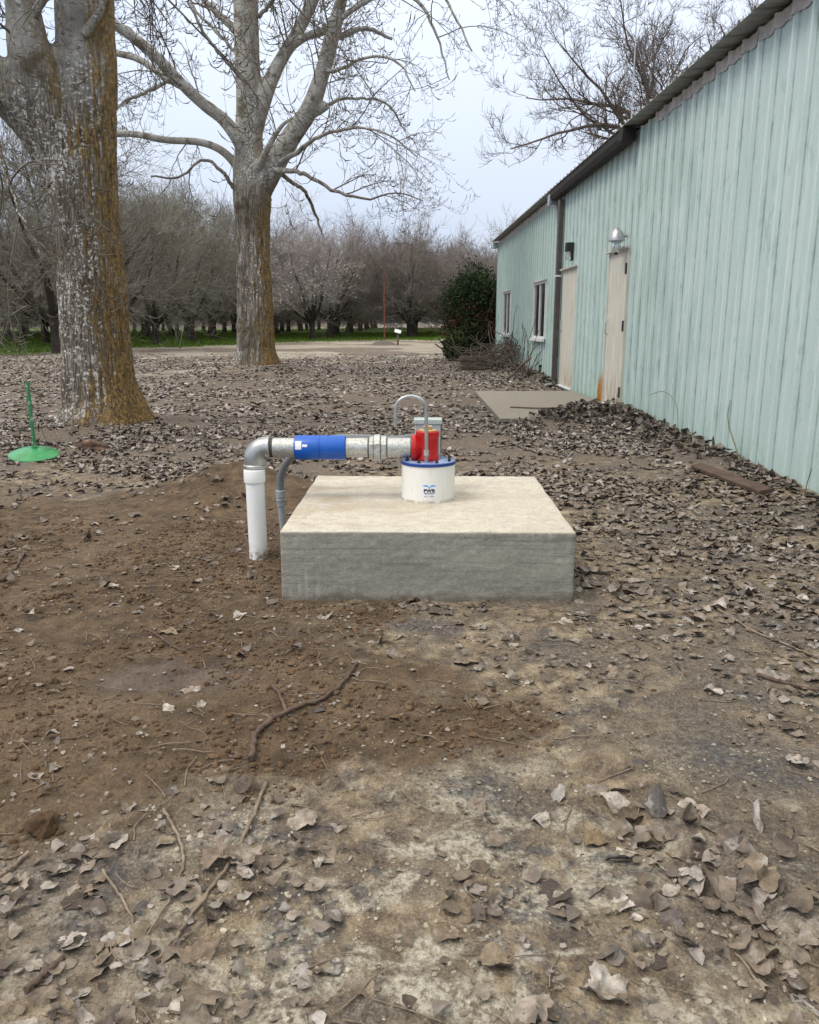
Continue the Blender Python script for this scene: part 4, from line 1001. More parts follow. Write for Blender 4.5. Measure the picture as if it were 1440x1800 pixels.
def place_orchard():
    protos = [orchard_tree(1, M_otwig), orchard_tree(2, M_otwig, h=7.8), orchard_tree(3, M_otwig, h=7.5, n=(6, 11, 11, 10)), orchard_tree(4, M_otwig2, h=7.4, n=(6, 11, 12, 9)), orchard_tree(5, M_opale, 5500, h=6.6)]
    used = [False] * 5; r = np.random.default_rng(77); spots = []
    def row(x, y0, n, st=6.1): spots.extend([(x + r.normal() * .25, y0 + i_ * st + r.normal() * .3, x, i_) for i_ in range(n)])
    row(-6.4, 54, 18); row(0.25, 61, 18); row(7.0, 60, 17); row(13.6, 62, 14); row(20.2, 74, 5)
    row(-13.0, 30.5, 17); row(-19.5, 37.5, 15); row(-26, 43, 13); row(-32.5, 55, 10); row(-39, 61, 8); row(-45.5, 73, 6); row(-52, 79, 5)
    front = {(-6.4, 0): 'pale budding orchard tree just right of the second poplar trunk, front of its row',
             (0.25, 0): 'orchard tree on the lane between the bright gaps, behind the small sign',
             (7.0, 0): 'orchard tree rising behind the dark green bush at the shed corner',
             (-13.0, 0): 'nearest orchard tree, dark trunk just left of the big poplar',
             (-13.0, 2): 'orchard tree with low limbs just right of the big poplar trunk',
             (-13.0, 3): 'orchard tree wearing the red and white trunk wrap',
             (-19.5, 0): 'orchard tree at the left frame edge, in front of its row',
             (-19.5, 1): 'grey green orchard tree left of the big poplar, second in its row'}
    for (x, y, rx, i_) in spots:
        if rx <= -12: k = [3, 3, 0, 3, 3, 2][r.integers(6)] if i_ < 5 else r.integers(4)
        else: k = r.integers(3)
        if (rx, i_) in ((-6.4, 0), (-13.0, 6)): k = 4
        k = int(k); s_ = r.uniform(.93, 1.08); rz = r.uniform(0, 6.28)
        s_ *= 1.24 if y > 50 else 1.17
        lab = front.get((rx, i_)) or ('bare orchard tree standing deep in the rows beyond the dirt track' if i_ > 2 else 'bare orchard tree near the head of its row beyond the dirt track')
        if (rx, i_) not in front:
            where = {-6.4: 'in the row just right of the second poplar trunk', 0.25: 'in the row along the bright lane gap', 7.0: 'in the row behind the dark bush', 13.6: 'in the row behind the shed end', 20.2: 'in the row behind the shed end'}.get(rx, 'in the row between the two poplars' if rx > -14 else ('in the rows left of the big poplar' if rx < -30 else 'in the rows glimpsed beside the big poplar'))
            lab = ('bare orchard tree deep ' if i_ > 3 else 'bare orchard tree near the head, ') + where
        gp_ = None if (rx, i_) in front else 'orchard: ' + lab
        z = Hs(x, y)
        if not used[k]:
            used[k] = True; o = protos[k]; o.location = (x, y, z); o.rotation_euler.z = rz; o.scale = (s_,) * 3; o['label'] = lab; o['category'] = 'tree'
            if gp_: o['group'] = gp_
        else:
            o = copy_thing(protos[k], (x, y, z), rz, s_, lab); o['category'] = 'tree'
            if 'group' in o: del o['group']
            if gp_: o['group'] = gp_
    for k in range(5):
        if not used[k]:
            for c in protos[k].children: bpy.data.objects.remove(c)
            bpy.data.objects.remove(protos[k])
    return spots
spots = place_orchard()
rt = np.random.default_rng(91); n_ = 9000; x = np.where(rt.random(n_) < .78, rt.uniform(-125, -7, n_), rt.uniform(8, 45, n_)); y = rt.uniform(176, 188, n_)
A = grow(rt, np.stack([x, y, rt.uniform(0, 5.5, n_)], 1), rt.normal(size=(n_, 3)) * .5 + [0, 0, .7], rt.uniform(1.2, 3.6, n_), 4, .2, .02); trl = Tree(); trl.tubes(A, np.full((n_, 4), .055) * np.array([1, .8, .6, .3])[None], 3)
tag(link('distant_orchard', trl.mesh('distant_orchard'), M_otwig), 'far off mass of bare orchard wood closing the view behind the rows', 'orchard', kind='stuff')
# trunk wrap on the tree at row -13, index 3
wx, wyy = [(s_[0], s_[1]) for s_ in spots if s_[2] == -13.0 and s_[3] == 3][0]
wrp = empty('trunk_wrap', (wx, wyy, Hs(wx, wyy)), label='red trunk wrap with white top on an orchard tree between the two poplars', cat='trunk wrap')
MB().lathe([(.22, .30), (.215, .62)], 20, None, False).build('red_band', plain('faded_red', (.30, .04, .035), .6), wrp)
MB().lathe([(.216, .622), (.215, .76)], 20, None, False).build('white_band', plain('dirty_white', (.6, .58, .56), .6), wrp)

# ------------------------------------------------------------------ bare trees behind the shed
M_walnut = twig_m('curly_twigs', (0.07, 0.055, 0.048), (0.17, 0.14, 0.122))
def spread_tree(seed, loc, h0, aim, sc_, label, n=(11, 10, 8, 8)):
    r = np.random.default_rng(seed); root = empty('spreading_tree', loc, label=label, cat='tree'); tk = Tree(); cr_ = Tree()
    P0 = np.array([[[0, 0, -.1], [0.05, 0, h0*.4], [0, .05, h0*.75], [-.1, 0, h0]]]); tk.tubes(P0, np.array([[.36, .29, .27, .26]]), 10)
    a = R(aim) + np.linspace(-1.15, 1.15, n[0]) * 1.3; el = r.uniform(.42, 1.25, n[0])
    D = np.stack([np.cos(a) * np.cos(el), np.sin(a) * np.cos(el), np.sin(el)], 1)
    D[:, 0] = D[:, 0] * 1.0
    A = grow(r, np.tile(P0[0, 3] - [0, 0, .1], (n[0], 1)), D, r.uniform(5.4, 7.4, n[0]) * sc_, 12, .15, np.linspace(-.03, .05, 11)); AR = r.uniform(.06, .10, n[0])[:, None] * np.linspace(1, .18, 12)[None]; tk.tubes(A, AR, 8)
    pos, dr, rad, tt = spawn(r, A, AR, n[1], .15, 1, .5, 1.1); Ln = r.uniform(1.2, 2.6, len(pos)) * sc_ * (1.1 - .4 * tt)
    B_ = grow(r, pos, dr, Ln, 9, .17, .05); BR_ = np.minimum(rad * .6, .045)[:, None] * np.linspace(1, .25, 9)[None]; cr_.tubes(B_, BR_, 5)
    pos, dr, rad, tt = spawn(r, B_, BR_, n[2], .15, 1, .5, 1.1); Ln = r.uniform(.5, 1.2, len(pos)) * sc_
    C_ = grow(r, pos, dr, Ln, 7, .22, .10); CR_ = np.minimum(rad * .65, .016)[:, None] * np.linspace(1, .4, 7)[None]; cr_.tubes(C_, CR_, 4)
    pos, dr, rad, tt = spawn(r, C_, CR_, n[3], .15, 1, .5, 1.1); Ln = r.uniform(.15, .5, len(pos)) * sc_
    E_ = grow(r, pos, dr, Ln, 5, .25, .14); cr_.tubes(E_, np.full((len(pos), 5), .0065) * np.array([1, .9, .8, .7, .5])[None], 3)
    link('trunk', tk.mesh('trunk'), M_walnut, root); link('crown', cr_.mesh('crown'), M_walnut, root); return root
sp1 = at(1180, 300, 29.5)
spread_tree(8, (sp1.x, sp1.y, 0), sp1.z + .3, 150, .92, 'bare curly branched tree rising behind the shed roof, left of the two')
sp2 = at(1350, 190, 38)
spread_tree(9, (sp2.x, sp2.y, 0), sp2.z - .5, 130, .9, 'fainter bare tree top farther right behind the shed roof', (7, 8, 7, 7))

# ------------------------------------------------------------------ evergreen bush at the corner
def leafy(name, label, cx_, cy_, rx_, ry_, hz, n, mats, seed):
    r = np.random.default_rng(seed); root = empty(name, (cx_, cy_, 0), label=label, cat='bush')
    st = Tree(); a = r.uniform(0, 2*PI, 26); D = np.stack([np.cos(a)*.45, np.sin(a)*.45, np.ones(26)], 1)
    A = grow(r, np.stack([np.cos(a)*.15, np.sin(a)*.15, np.full(26, -.05)], 1), D, r.uniform(.5, .95, 26) * hz, 7, .12, 0.0); st.tubes(A, np.full((26, 7), .018), 4)
    link('stems', st.mesh('stems'), M_obark, root)
    for q, (m_, frac) in enumerate(mats):
        k_ = int(n * frac); nc = 130
        c = unit(r.normal(size=(nc, 3))) * (r.uniform(.35, 1, (nc, 1)) ** .5)
        cen = np.stack([c[:, 0] * rx_ * .86, c[:, 1] * ry_ * .86, (c[:, 2] * .5 + .5) * hz * .86 + .1], 1)
        if q == 1: cen = cen[(cen[:, 2] < hz * .5)]; 
        ci = r.integers(0, len(cen), k_); pos = cen[ci] + r.normal(size=(k_, 3)) * np.array([.17, .17, .20]) * hz / 2.3
        pos[:, 2] = np.abs(pos[:, 2])
        u_ = unit(r.normal(size=(k_, 3)) + np.array([0, 0, .4])); w_ = unit(np.cross(u_, r.normal(size=(k_, 3)))); s_ = r.uniform(.030, .06, (k_, 1)); nrm = np.cross(u_, w_)
        V_ = np.stack([pos - u_ * s_, pos + w_ * s_ * .45 + nrm * s_ * .15, pos + u_ * s_, pos - w_ * s_ * .45 + nrm * s_ * .15], 1).reshape(-1, 3)
        o = link('foliage', np_mesh('foliage', V_, [np.arange(k_ * 4).reshape(-1, 4)]), m_, root); o['kind'] = 'stuff'
    return root
M_lf = twig_m('bush_leaf', (0.010, 0.020, 0.007), (0.036, 0.058, 0.020)); M_lfr = twig_m('bush_red_leaf', (0.06, 0.018, 0.012), (0.11, 0.04, 0.024))
leafy('evergreen_bush', 'dense dark green bush with reddish patches at the far shed corner', 2.05, 25.6, 1.0, 1.0, 2.75, 34000, [(M_lf, .82), (M_lfr, .18)], 3)
leafy('low_shrub', 'low light leaved shrub at the foot of the dark bush', 1.35, 24.2, .35, .3, .85, 2600, [(twig_m('shrub_leaf', (0.015, .03, .008), (.06, .085, .025)), 1)], 4)

# ------------------------------------------------------------------ brush pile and boards
M_stick = twig_m('dry_sticks', (0.055, 0.042, 0.034), (0.20, 0.165, 0.135))
M_wood = plain('weathered_wood', (0.13, 0.10, 0.078), .85, 0, .4, 14, .004)
bp = gnd(880, 648); r = np.random.default_rng(15)
n_ = 340; P0 = np.stack([r.normal(size=n_) * .42, r.normal(size=n_) * .8, np.abs(r.normal(size=n_)) * .16 + .02], 1); P0[:, 2] += .28 * np.exp(-((P0[:, 0] - .35) / .4) ** 2)
D = r.normal(size=(n_, 3)) * np.array([1, 1, .28]); A = grow(r, P0, D, r.uniform(.3, 1.3, n_), 7, .16, 0.0); A[:, :, 2] = np.maximum(A[:, :, 2], 0.01)
A[:, :, 0] = np.minimum(A[:, :, 0], xw(20) - bp.x - .06)
tr = Tree(); tr.tubes(A, r.uniform(.004, .013, n_)[:, None] * np.linspace(1, .5, 7)[None], 4)
br_ = link('brush_pile', tr.mesh('brush_pile'), M_stick); br_.location = (bp.x, bp.y, Hs(bp.x, bp.y)); tag(br_, 'tangled pile of cut brown branches against the shed under the windows', 'brush pile')
big = MB()
pA_ = wallpt(908, 640, .5); 
lg = MB(); lg.tube(smooth_path([(0, 0, 0), (.12, -.3, .12), (.2, -.7, .30), (.35, -.9, .46)], 6), [.022] * 19, 8)
o = lg.build('branch', M_wood); o.location = (pA_.x - .2, pA_.y, Hs(pA_.x, pA_.y)); tag(o, 'crooked pale branch leaning on the front of the brush pile', 'branch')
# sticks that arch up out of the pile at the wall
ar = Tree(); P0 = np.stack([r.uniform(-.1, .2, 26), r.uniform(-.3, .3, 26), np.zeros(26)], 1); A = grow(r, P0, r.normal(size=(26, 3)) * .35 + np.array([0, 0, 1]), r.uniform(.7, 1.25, 26), 9, .12, -.07); ar.tubes(A, np.full((26, 9), .006), 4)
hx = wallpt(918, 640, .35); o = link('dry_vine_clump', ar.mesh('dry_vine_clump'), M_stick); o.location = (hx.x, hx.y, Hs(hx.x, hx.y)); tag(o, 'dark dry vine clump standing against the wall beside the nearer window', 'dead plant')
pl = gnd(832, 650); pal = empty('timber_stack', (pl.x, pl.y, Hs(pl.x, pl.y)), R(10), label='short stack of weathered timber blocks left of the brush pile', cat='timber')
for k, (x, y, z, l_) in enumerate([(-.30, 0, 0, .75), (-.27, .02, .11, .70), (-.31, -.01, .22, .72), (.28, .3, 0, .6), (.25, .3, .11, .65)]):
    MB().box(x - .04, y - .05, z + .004, x + l_ * .8, y + .05, z + .10).build('timber', M_wood, pal, bevel=.008)
# board lying by the wall
a_, b_ = gnd(1188, 808, .10), gnd(1305, 855, .09); mid = (a_ + b_) / 2; dv = b_ - a_
bd = MB().box(-dv.length / 2, -.05, -.015, dv.length / 2, .05, .016).build('old_board', plain('rotten_board', (.085, .052, .036), .9, 0, .4, 12, .004), None, bevel=.006)
bd.location = mid + Vector((.17, .02, -.045)); bd.rotation_euler = (.16, 0, math.atan2(dv.y, dv.x)); tag(bd, 'rotten brown board half buried in leaves along the shed wall', 'board')

# ------------------------------------------------------------------ green disc stand
gp_ = gnd(61, 806); 
def green_m():
    t = NT('chipped_green_paint'); n = t.noise(26, 6, .7)
    c = t.mix(t.maprange(n, .53, .60), (0.035, 0.20, 0.075), (0.36, 0.42, 0.37)); return t.fin(c, .4, 0)
M_green = green_m(); M_greenp = plain('bright_green_paint', (0.05, 0.27, 0.10), .3, 0, .2, 12)
gs = empty('green_stand', (gp_.x, gp_.y, Hs(gp_.x, gp_.y)), label='green painted metal post on a round disc base at the left edge', cat='stand')
pr = [(.205, .012), (.20, .022), (.15, .045), (.09, .062), (.04, .070), (.0, .072)]
MB().lathe(pr + [(.0, .064), (.09, .054), (.15, .036), (.195, .012)], 40, Matrix.Translation((0, 0, .015)) @ Matrix.Rotation(R(9), 4, 'X') @ Matrix.Rotation(R(4), 4, 'Y'), False).build('disc_base', M_greenp, gs)
tpx = at(46, 672, gp_.y)
b = MB(); top = Vector((tpx.x - gp_.x + .01, 0, tpx.z)); bot = Vector((0.01, 0, .07)); ax_ = (top - bot)
b.tube([bot, top], .0155, 8)
b.build('post', M_green, gs)
b = MB()
for k in range(13):
    c = bot + ax_ * (k + 1) / 14; b.box(c.x - .021, -.012, c.z - .006, c.x - .013, .012, c.z + .006)
b.build('post_teeth', M_green, gs)
MB().tube([bot + Vector((0, 0, -.012)), bot + Vector((0, 0, .03))], .027, 14).build('socket', M_greenp, gs)

# ------------------------------------------------------------------ marker pole, sign and mound on the track
mp_ = gnd(676, 606); mk = empty('marker_pole', (mp_.x, mp_.y, 0), label='thin rust red pole standing in a small dirt heap beyond the leaves', cat='pole')
tz = at(676, 478, mp_.y).z
MB().tube([(0, 0, 0), (0, 0, tz)], [.032, .022], 8).build('pole', plain('rust_red', (.19, .05, .03), .7), mk)
M_clod = plain('dark_soil_heap', (0.10, 0.085, 0.07), .95, 0, .5, 10, .01)
hv = []; 
b = MB(); b.lathe([(.75, -.02), (.6, .05), (.42, .12), (.2, .19), (.02, .22)], 26); 
for i_, v in enumerate(b.v):
    q_ = Vector(v); s_ = 1 + .25 * mn.noise(q_ * 3.1); b.v[i_] = (q_.x * s_, q_.y * s_, q_.z * (1 + .5 * mn.noise(q_ * 6)))
b.build('dirt_heap', M_clod, mk)
sg = gnd(699.5, 607); sgn = empty('small_sign', (sg.x, sg.y, 0), label='small tilted white plate on a short brown post on the track', cat='sign')
MB().box(-.05, -.04, 0, .05, .04, .62).build('post', M_wood, sgn)
MB().box(-.16, -.12, -.012, .16, .12, .012, Matrix.Translation((0, -.03, .68)) @ Euler((R(38), R(14), 0)).to_matrix().to_4x4()).build('plate', M_white, sgn)

# ------------------------------------------------------------------ weeds along the wall
M_weed = twig_m('dry_weed', (0.10, 0.095, 0.06), (0.24, 0.22, 0.15))
for nm_, lab, pts in (('weed_stem', 'thin arched dry stem against the wall right of the nearer door', [(1192, 762), (1191, 722), (1183, 700), (1165, 688), (1143, 694)]),
                      ('weed_stem', 'pair of tall thin dry stems on the wall above the old board', [(1310, 832), (1292, 780), (1280, 735), (1284, 703)]),
                      ('weed_stem', 'short thin dry stem at the wall by the right frame edge', [(1413, 878), (1419, 850), (1427, 824)])):
    q = [wallpt(a, b_, .09) for a, b_ in pts]; base = q[0].copy(); b = MB(); b.tube([p - base for p in map(Vector, smooth_path([tuple(p) for p in q], 6))], .0032, 6)
    if 'pair' in lab:
        q = [wallpt(a, b_, .11) for a, b_ in [(1308, 834), (1296, 795), (1281, 752), (1279, 730)]]; b.tube([p - base for p in q], .003, 6)
    o = b.build(nm_, M_weed); o.location = base; tag(o, lab, 'weed')

# ------------------------------------------------------------------ leaves
def leaf_base(r, na, nr, crumple, whole=False):
    """returns verts (M,3) unit-size leaf, faces, uv"""
    a = np.arange(na) * 2 * PI / na
    rad = 0.42 + 0.12 * np.cos(a - PI/2) ** 3 + 0.018 * np.cos(5 * a + r.uniform(0, 6)) + .03 * np.cos(3 * (a - PI/2))
    rad = rad * (1 + r.normal(size=na) * (.06 + .06 * crumple))
    if r.random() < .45 and not whole:
        c0_ = r.uniform(0, 2*PI); rad *= 1 - r.uniform(.25, .6) * (np.cos(a - c0_) > r.uniform(.2, .7))
    rad = rad * (1 + .10 * np.sin(2 * a + r.uniform(0, 6)))
    x = [0.]; y = [0.]
    for k in range(1, nr + 1):
        f = k / nr; x += list(rad * f * np.cos(a) * .92); y += list(rad * f * np.sin(a))
    x = np.array(x); y = np.array(y); s1, s2, s3 = r.uniform(0, 50, 3)
    z = r.uniform(.1, .5) * np.abs(x) * (1 if r.random() < .6 else -1)
    z = z + crumple * (.22 * fbm(x, y, 2.2, 2, s1) + .13 * fbm(x, y, 6, 2, s2))
    # curl about a random axis
    g = r.uniform(0, PI); u_ = x * math.cos(g) + y * math.sin(g); w_ = -x * math.sin(g) + y * math.cos(g)
    kx = r.uniform(.3, 3.4) * crumple + .05; th_ = u_ * kx; u2 = np.sin(th_) / kx; z = z + (1 - np.cos(th_)) / kx * (1 if r.random() < .75 else -1)
    X_ = u2 * math.cos(g) - w_ * math.sin(g); Y_ = u2 * math.sin(g) + w_ * math.cos(g)
    V_ = np.stack([X_, Y_, z], 1); f3 = np.array([[0, 1 + k, 1 + (k + 1) % na] for k in range(na)])
    f4 = [[1 + (q - 1) * na + k, 1 + q * na + k, 1 + q * na + (k + 1) % na, 1 + (q - 1) * na + (k + 1) % na] for q in range(1, nr) for k in range(na)]
    return V_, f3, np.array(f4, int).reshape(-1, 4), np.stack([x, y], 1)
PAL = np.array([(0.22, 0.165, 0.125), (0.135, 0.098, 0.074), (0.29, 0.232, 0.185), (0.37, 0.31, 0.26), (0.46, 0.405, 0.355), (0.07, 0.048, 0.036), (0.24, 0.17, 0.095), (0.17, 0.142, 0.125), (0.085, 0.080, 0.080), (0.52, 0.48, 0.435)])
PW_ = np.array([.19, .18, .16, .12, .09, .10, .06, .05, .03, .03]); PW_ = PW_ / PW_.sum()
def leaf_m():
    t = NT('dead_leaf'); vc = t.n('VertexColor'); vc.layer_name = 'tint'; uv = t.n('UVMap'); uv.uv_map = 'leaf'
    s_ = t.sep(uv.outputs[0]); au = t.math('ABSOLUTE', s_[0]); 
    mid = t.maprange(au, .006, .018, 1, 0); sv = t.math('ABSOLUTE', t.math('SUBTRACT', t.math('FRACT', t.math('MULTIPLY', t.math('SUBTRACT', s_[1], t.math('MULTIPLY', au, .8)), 6.5)), .5))
    side = t.maprange(sv, .03, .07, 1, 0); v = t.math('MAXIMUM', mid, t.math('MULTIPLY', side, .6))
    g = t.n('NewGeometry'); n = t.noise(38, 6, .7, g.outputs['Position']); n2 = t.noise(14, 4, .6, g.outputs['Position'])
    c = t.mix(t.maprange(n, .35, .65), t.mix(.5, vc.outputs[0], (0.05, 0.038, 0.03)), vc.outputs[0])
    c = t.mix(t.maprange(n2, .56, .66, 0, .65), c, (0.36, 0.34, 0.32))
    c = t.mix(t.maprange(t.noise(60, 3, .6, g.outputs['Position']), .62, .68, 0, .7), c, (.035, .028, .024))
    c = t.mix(t.math('MULTIPLY', v, .20), c, (0.42, 0.36, 0.29))
    c = t.mix(t.maprange(t.noise(9, 6, .7, t.scale(g.outputs['Position'], (1, 1, 1), (3, 8, 1))), .46, .60, 0, .62), c, t.ramp(n, [(.35, (.11, .082, .055)), (.65, (.27, .215, .15))]))
    h = t.math('ADD', t.math('MULTIPLY', n, .7), t.math('MULTIPLY', v, -.4))
    return t.fin(c, t.maprange(n2, .4, .65, .82, .48), 0, t.bump(h, .6, .006), .4)
M_leaf = leaf_m()
def set_uv(me, U):
    uvl = me.uv_layers.new(name='leaf'); li = np.empty(len(me.loops), int); me.loops.foreach_get('vertex_index', li); uvl.data.foreach_set('uv', U[li].astype(np.float32).ravel())
def rotm(yaw, tilt, taz):
    N_ = len(yaw); c, s_ = np.cos(yaw), np.sin(yaw); Z_ = np.zeros((N_, 3, 3)); Z_[:, 0, 0] = c; Z_[:, 0, 1] = -s_; Z_[:, 1, 0] = s_; Z_[:, 1, 1] = c; Z_[:, 2, 2] = 1
    ax_ = np.stack([np.cos(taz), np.sin(taz), np.zeros(N_)], 1); K_ = np.zeros((N_, 3, 3)); K_[:, 0, 2] = ax_[:, 1]; K_[:, 1, 2] = -ax_[:, 0]; K_[:, 2, 0] = -ax_[:, 1]; K_[:, 2, 1] = ax_[:, 0]
    I = np.eye(3)[None]; T_ = I + np.sin(tilt)[:, None, None] * K_ + (1 - np.cos(tilt))[:, None, None] * (K_ @ K_); return T_ @ Z_
def blocked(x, y, pad=0.0):
    b_ = (np.abs(x - BLK[0]) < BW/2 + .01 + pad) & (np.abs(y - BLK[1]) < BD/2 + .01 + pad)
    w_ = x > xw(y) - .05
    s_ = (x > 1.0 + .12 * (y - 9.2) / 4) & (y > 9.12 + np.clip(x - 1.3, 0, 1.4) * .95) & (y < 13.2)
    p_ = np.hypot(x - PVC[0], y - PVC[1]) < .07
    t_ = (np.hypot(x - T1.x, y - T1.y) < .52) | (np.hypot(x - T2.x, y - T2.y) < .55)
    return b_ | w_ | s_ | p_ | t_
def density(x, y):       # relative leaf density 0..1
    br = brown(x, y); n_ = fbm(x, y, .8, 4, 30); n2 = fbm(x, y, 2.6, 3, 31)
    base = np.interp(y, [0.9, 1.6, 2.3, 3.0, 4.0, 5.0, 5.9, 7, 20, 25, 28, 40], [.30, .24, .15, .14, .18, .36, .85, 1, 1, .75, .15, .04])
    base = base * (1 - .35 * sm(5, 6, y))
    d = base * (.95 + 2.3 * n_ + 1.9 * n2) * (1 - .86 * sm(.15, .6, br))
    d = d + .9 * sm(.03, .09, wallpile(x, y)) + .34 * sm(.5, 1.6, x) * sm(6, 4, y) * sm(1.6, 2.4, y)
    u_ = (x - 0.62) + (y - 1.55) * 0.35
    d = d + .5 * np.exp(-(u_ / .17) ** 2) * sm(2.0, 1.7, y)
    d = d + .22 * np.exp(-(((x + .42) / .22) ** 2 + ((y - 1.5) / .3) ** 2))
    d = np.where((x < -14) & (y > 14), d * .8, d)
    return np.clip(d, 0, 1)
def scatter(r, n, y0, y1, half, size, na, nr, nvar, name, lift, kind='stuff', dens=density, tiltmax=.55):
    vs_, f3_, f4_, uv_, tn = [], [], [], [], []; off = 0
    lo_, hi_ = y0, y1
    y = lo_ * (hi_ / lo_) ** r.random(n * 4) if False else np.sqrt(r.uniform(lo_ ** 2, hi_ ** 2, n * 4))
    x = r.uniform(-1, 1, n * 4) * (y * half + .5)
    k_ = (r.random(n * 4) < dens(x, y)) & ~blocked(x, y); x, y = x[k_][:n], y[k_][:n]; m_ = len(x)
    z = H(x, y); sz_ = r.uniform(size[0], size[1], m_) ** 1.0
    wp = sm(.02, .08, wallpile(x, y))
    tilt = np.abs(r.normal(size=m_)) * tiltmax * (.45 + .9 * wp) ; R_ = rotm(r.uniform(0, 2*PI, m_), tilt, r.uniform(0, 2*PI, m_))
    var = r.integers(0, nvar, m_)
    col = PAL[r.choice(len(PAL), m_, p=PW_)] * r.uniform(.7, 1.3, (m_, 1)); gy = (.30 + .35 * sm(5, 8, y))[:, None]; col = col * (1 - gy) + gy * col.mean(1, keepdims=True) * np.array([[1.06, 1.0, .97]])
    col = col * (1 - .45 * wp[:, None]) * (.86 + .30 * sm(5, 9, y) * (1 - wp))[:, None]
    for q in range(nvar):
        s_ = np.where(var == q)[0]
        if not len(s_): continue
        V_, f3, f4, U = leaf_base(r, na, nr, r.uniform(.35, 1.0)); V_ = V_ - [0, 0, V_[:, 2].min() * .6]
        P_ = np.einsum('nij,mj->nmi', R_[s_], V_) * sz_[s_][:, None, None]
        P_[:, :, 2] -= P_[:, :, 2].min(axis=1, keepdims=True) * .75
        P_ += np.stack([x[s_], y[s_], z[s_] + lift], 1)[:, None, :]
        P_[:, :, 2] += (r.uniform(-.010, .008, len(s_)) * np.where(y[s_] < 5, 1, .8))[:, None] + (wp[s_] * r.uniform(0, .05, len(s_)))[:, None]
        mm = len(V_); o_ = off + np.arange(len(s_))[:, None, None] * mm
        vs_.append(P_.reshape(-1, 3)); f3_.append((f3[None] + o_).reshape(-1, 3))
        if len(f4): f4_.append((f4[None] + o_).reshape(-1, 4))
        uv_.append(np.tile(U, (len(s_), 1))); tn.append(np.repeat(col[s_], mm, axis=0)); off += len(s_) * mm
    me = np_mesh(name, np.concatenate(vs_), [np.concatenate(f3_)] + ([np.concatenate(f4_)] if f4_ else []))
    add_col(me, 'tint', np.concatenate(tn)); set_uv(me, np.concatenate(uv_))
    o = link(name, me, M_leaf); o['kind'] = kind; return o
r = np.random.default_rng(101)
tag(scatter(r, 9000, .95, 4.5, .60, (.006, .020), 6, 1, 30, 'ground_flakes', .0005, dens=lambda x, y: .35 + .65 * sm(-.1, .2, fbm(x, y, 3, 3, 71))), 'tiny leaf and clay flakes trodden into the foreground ground', 'leaf litter')
tag(scatter(r, 8200, 1.0, 5.2, .62, (.012, .052), 11, 2, 40, 'leaf_fragments', .001), 'small broken leaf fragments strewn over the clay in the foreground', 'leaf litter')
tag(scatter(r, 15500, 3.0, 9.5, .60, (.022, .085), 8, 2, 24, 'leaf_litter', .001, tiltmax=.42), 'grey brown fallen leaves covering the ground round the pad and along the wall', 'leaf litter')
tag(scatter(r, 30000, 9.3, 30, .60, (.05, .115), 7, 1, 24, 'leaf_litter', .002, tiltmax=.38), 'carpet of fallen leaves stretching back past the poplars to the track', 'leaf litter')
def band(x, y):
    u_ = (x - 0.62) + (y - 1.55) * 0.35
    return np.clip(np.exp(-((u_ - .03) / .13) ** 2) * sm(2.0, 1.75, y) + .8 * np.exp(-(((x - 1.0) / .16) ** 2 + ((y - 1.62) / .12) ** 2)) + .25 * np.exp(-(((x + .40) / .10) ** 2 + ((y - 1.42) / .25) ** 2)), 0, 1)
tag(scatter(np.random.default_rng(303), 430, .95, 2.3, .60, (.030, .085), 14, 3, 30, 'leaf_drift', .0, dens=band, tiltmax=1.15), 'ridge of curled muddy leaves heaped across the lower right foreground', 'leaf litter')
# extra leaves heaped against the wall
def wd(x, y): return sm(.015, .06, wallpile(x, y))
def wall_scatter():
    r = np.random.default_rng(202)
    return scatter(r, 9000, 4.2, 24, .60, (.06, .12), 7, 2, 20, 'wall_leaf_drift', .002, dens=wd, tiltmax=1.0)
tag(wall_scatter(), 'deep drift of dark curled leaves banked along the foot of the shed wall', 'leaf litter')

# individual large leaves in the foreground
variants = []
for q in range(36):
    V_, f3, f4, U = leaf_base(r, 26, 5, r.uniform(.35, 1.0)); V_ = V_ - [0, 0, V_[:, 2].min()]
    V_[:, 2] *= .62
    me = np_mesh('fallen_leaf', V_, [f3, f4]); ci = r.choice(len(PAL), p=PW_); cc_ = PAL[ci] * r.uniform(.75, 1.3); cc_ = cc_ * .7 + .3 * cc_.mean(); add_col(me, 'tint', np.tile(cc_, (len(V_), 1))); set_uv(me, U); me.materials.append(M_leaf)
    variants.append((me, ci))
def put_leaf(me, x, y, s_, yaw, tilt, lab, grp=None):
    o = bpy.data.objects.new('fallen_leaf', me); COL.objects.link(o); o.location = (x, y, Hs(x, y) - .003); o.scale = (s_,) * 3; o.rotation_euler = (tilt[0], tilt[1], yaw); tag(o, lab, 'leaf', grp); return o
dark = [v for v in variants if v[1] in (1, 5, 8)]; light = [v for v in variants if v[1] in (2, 3, 4, 9)]; midl = [v for v in variants if v[1] in (0, 6, 7)]
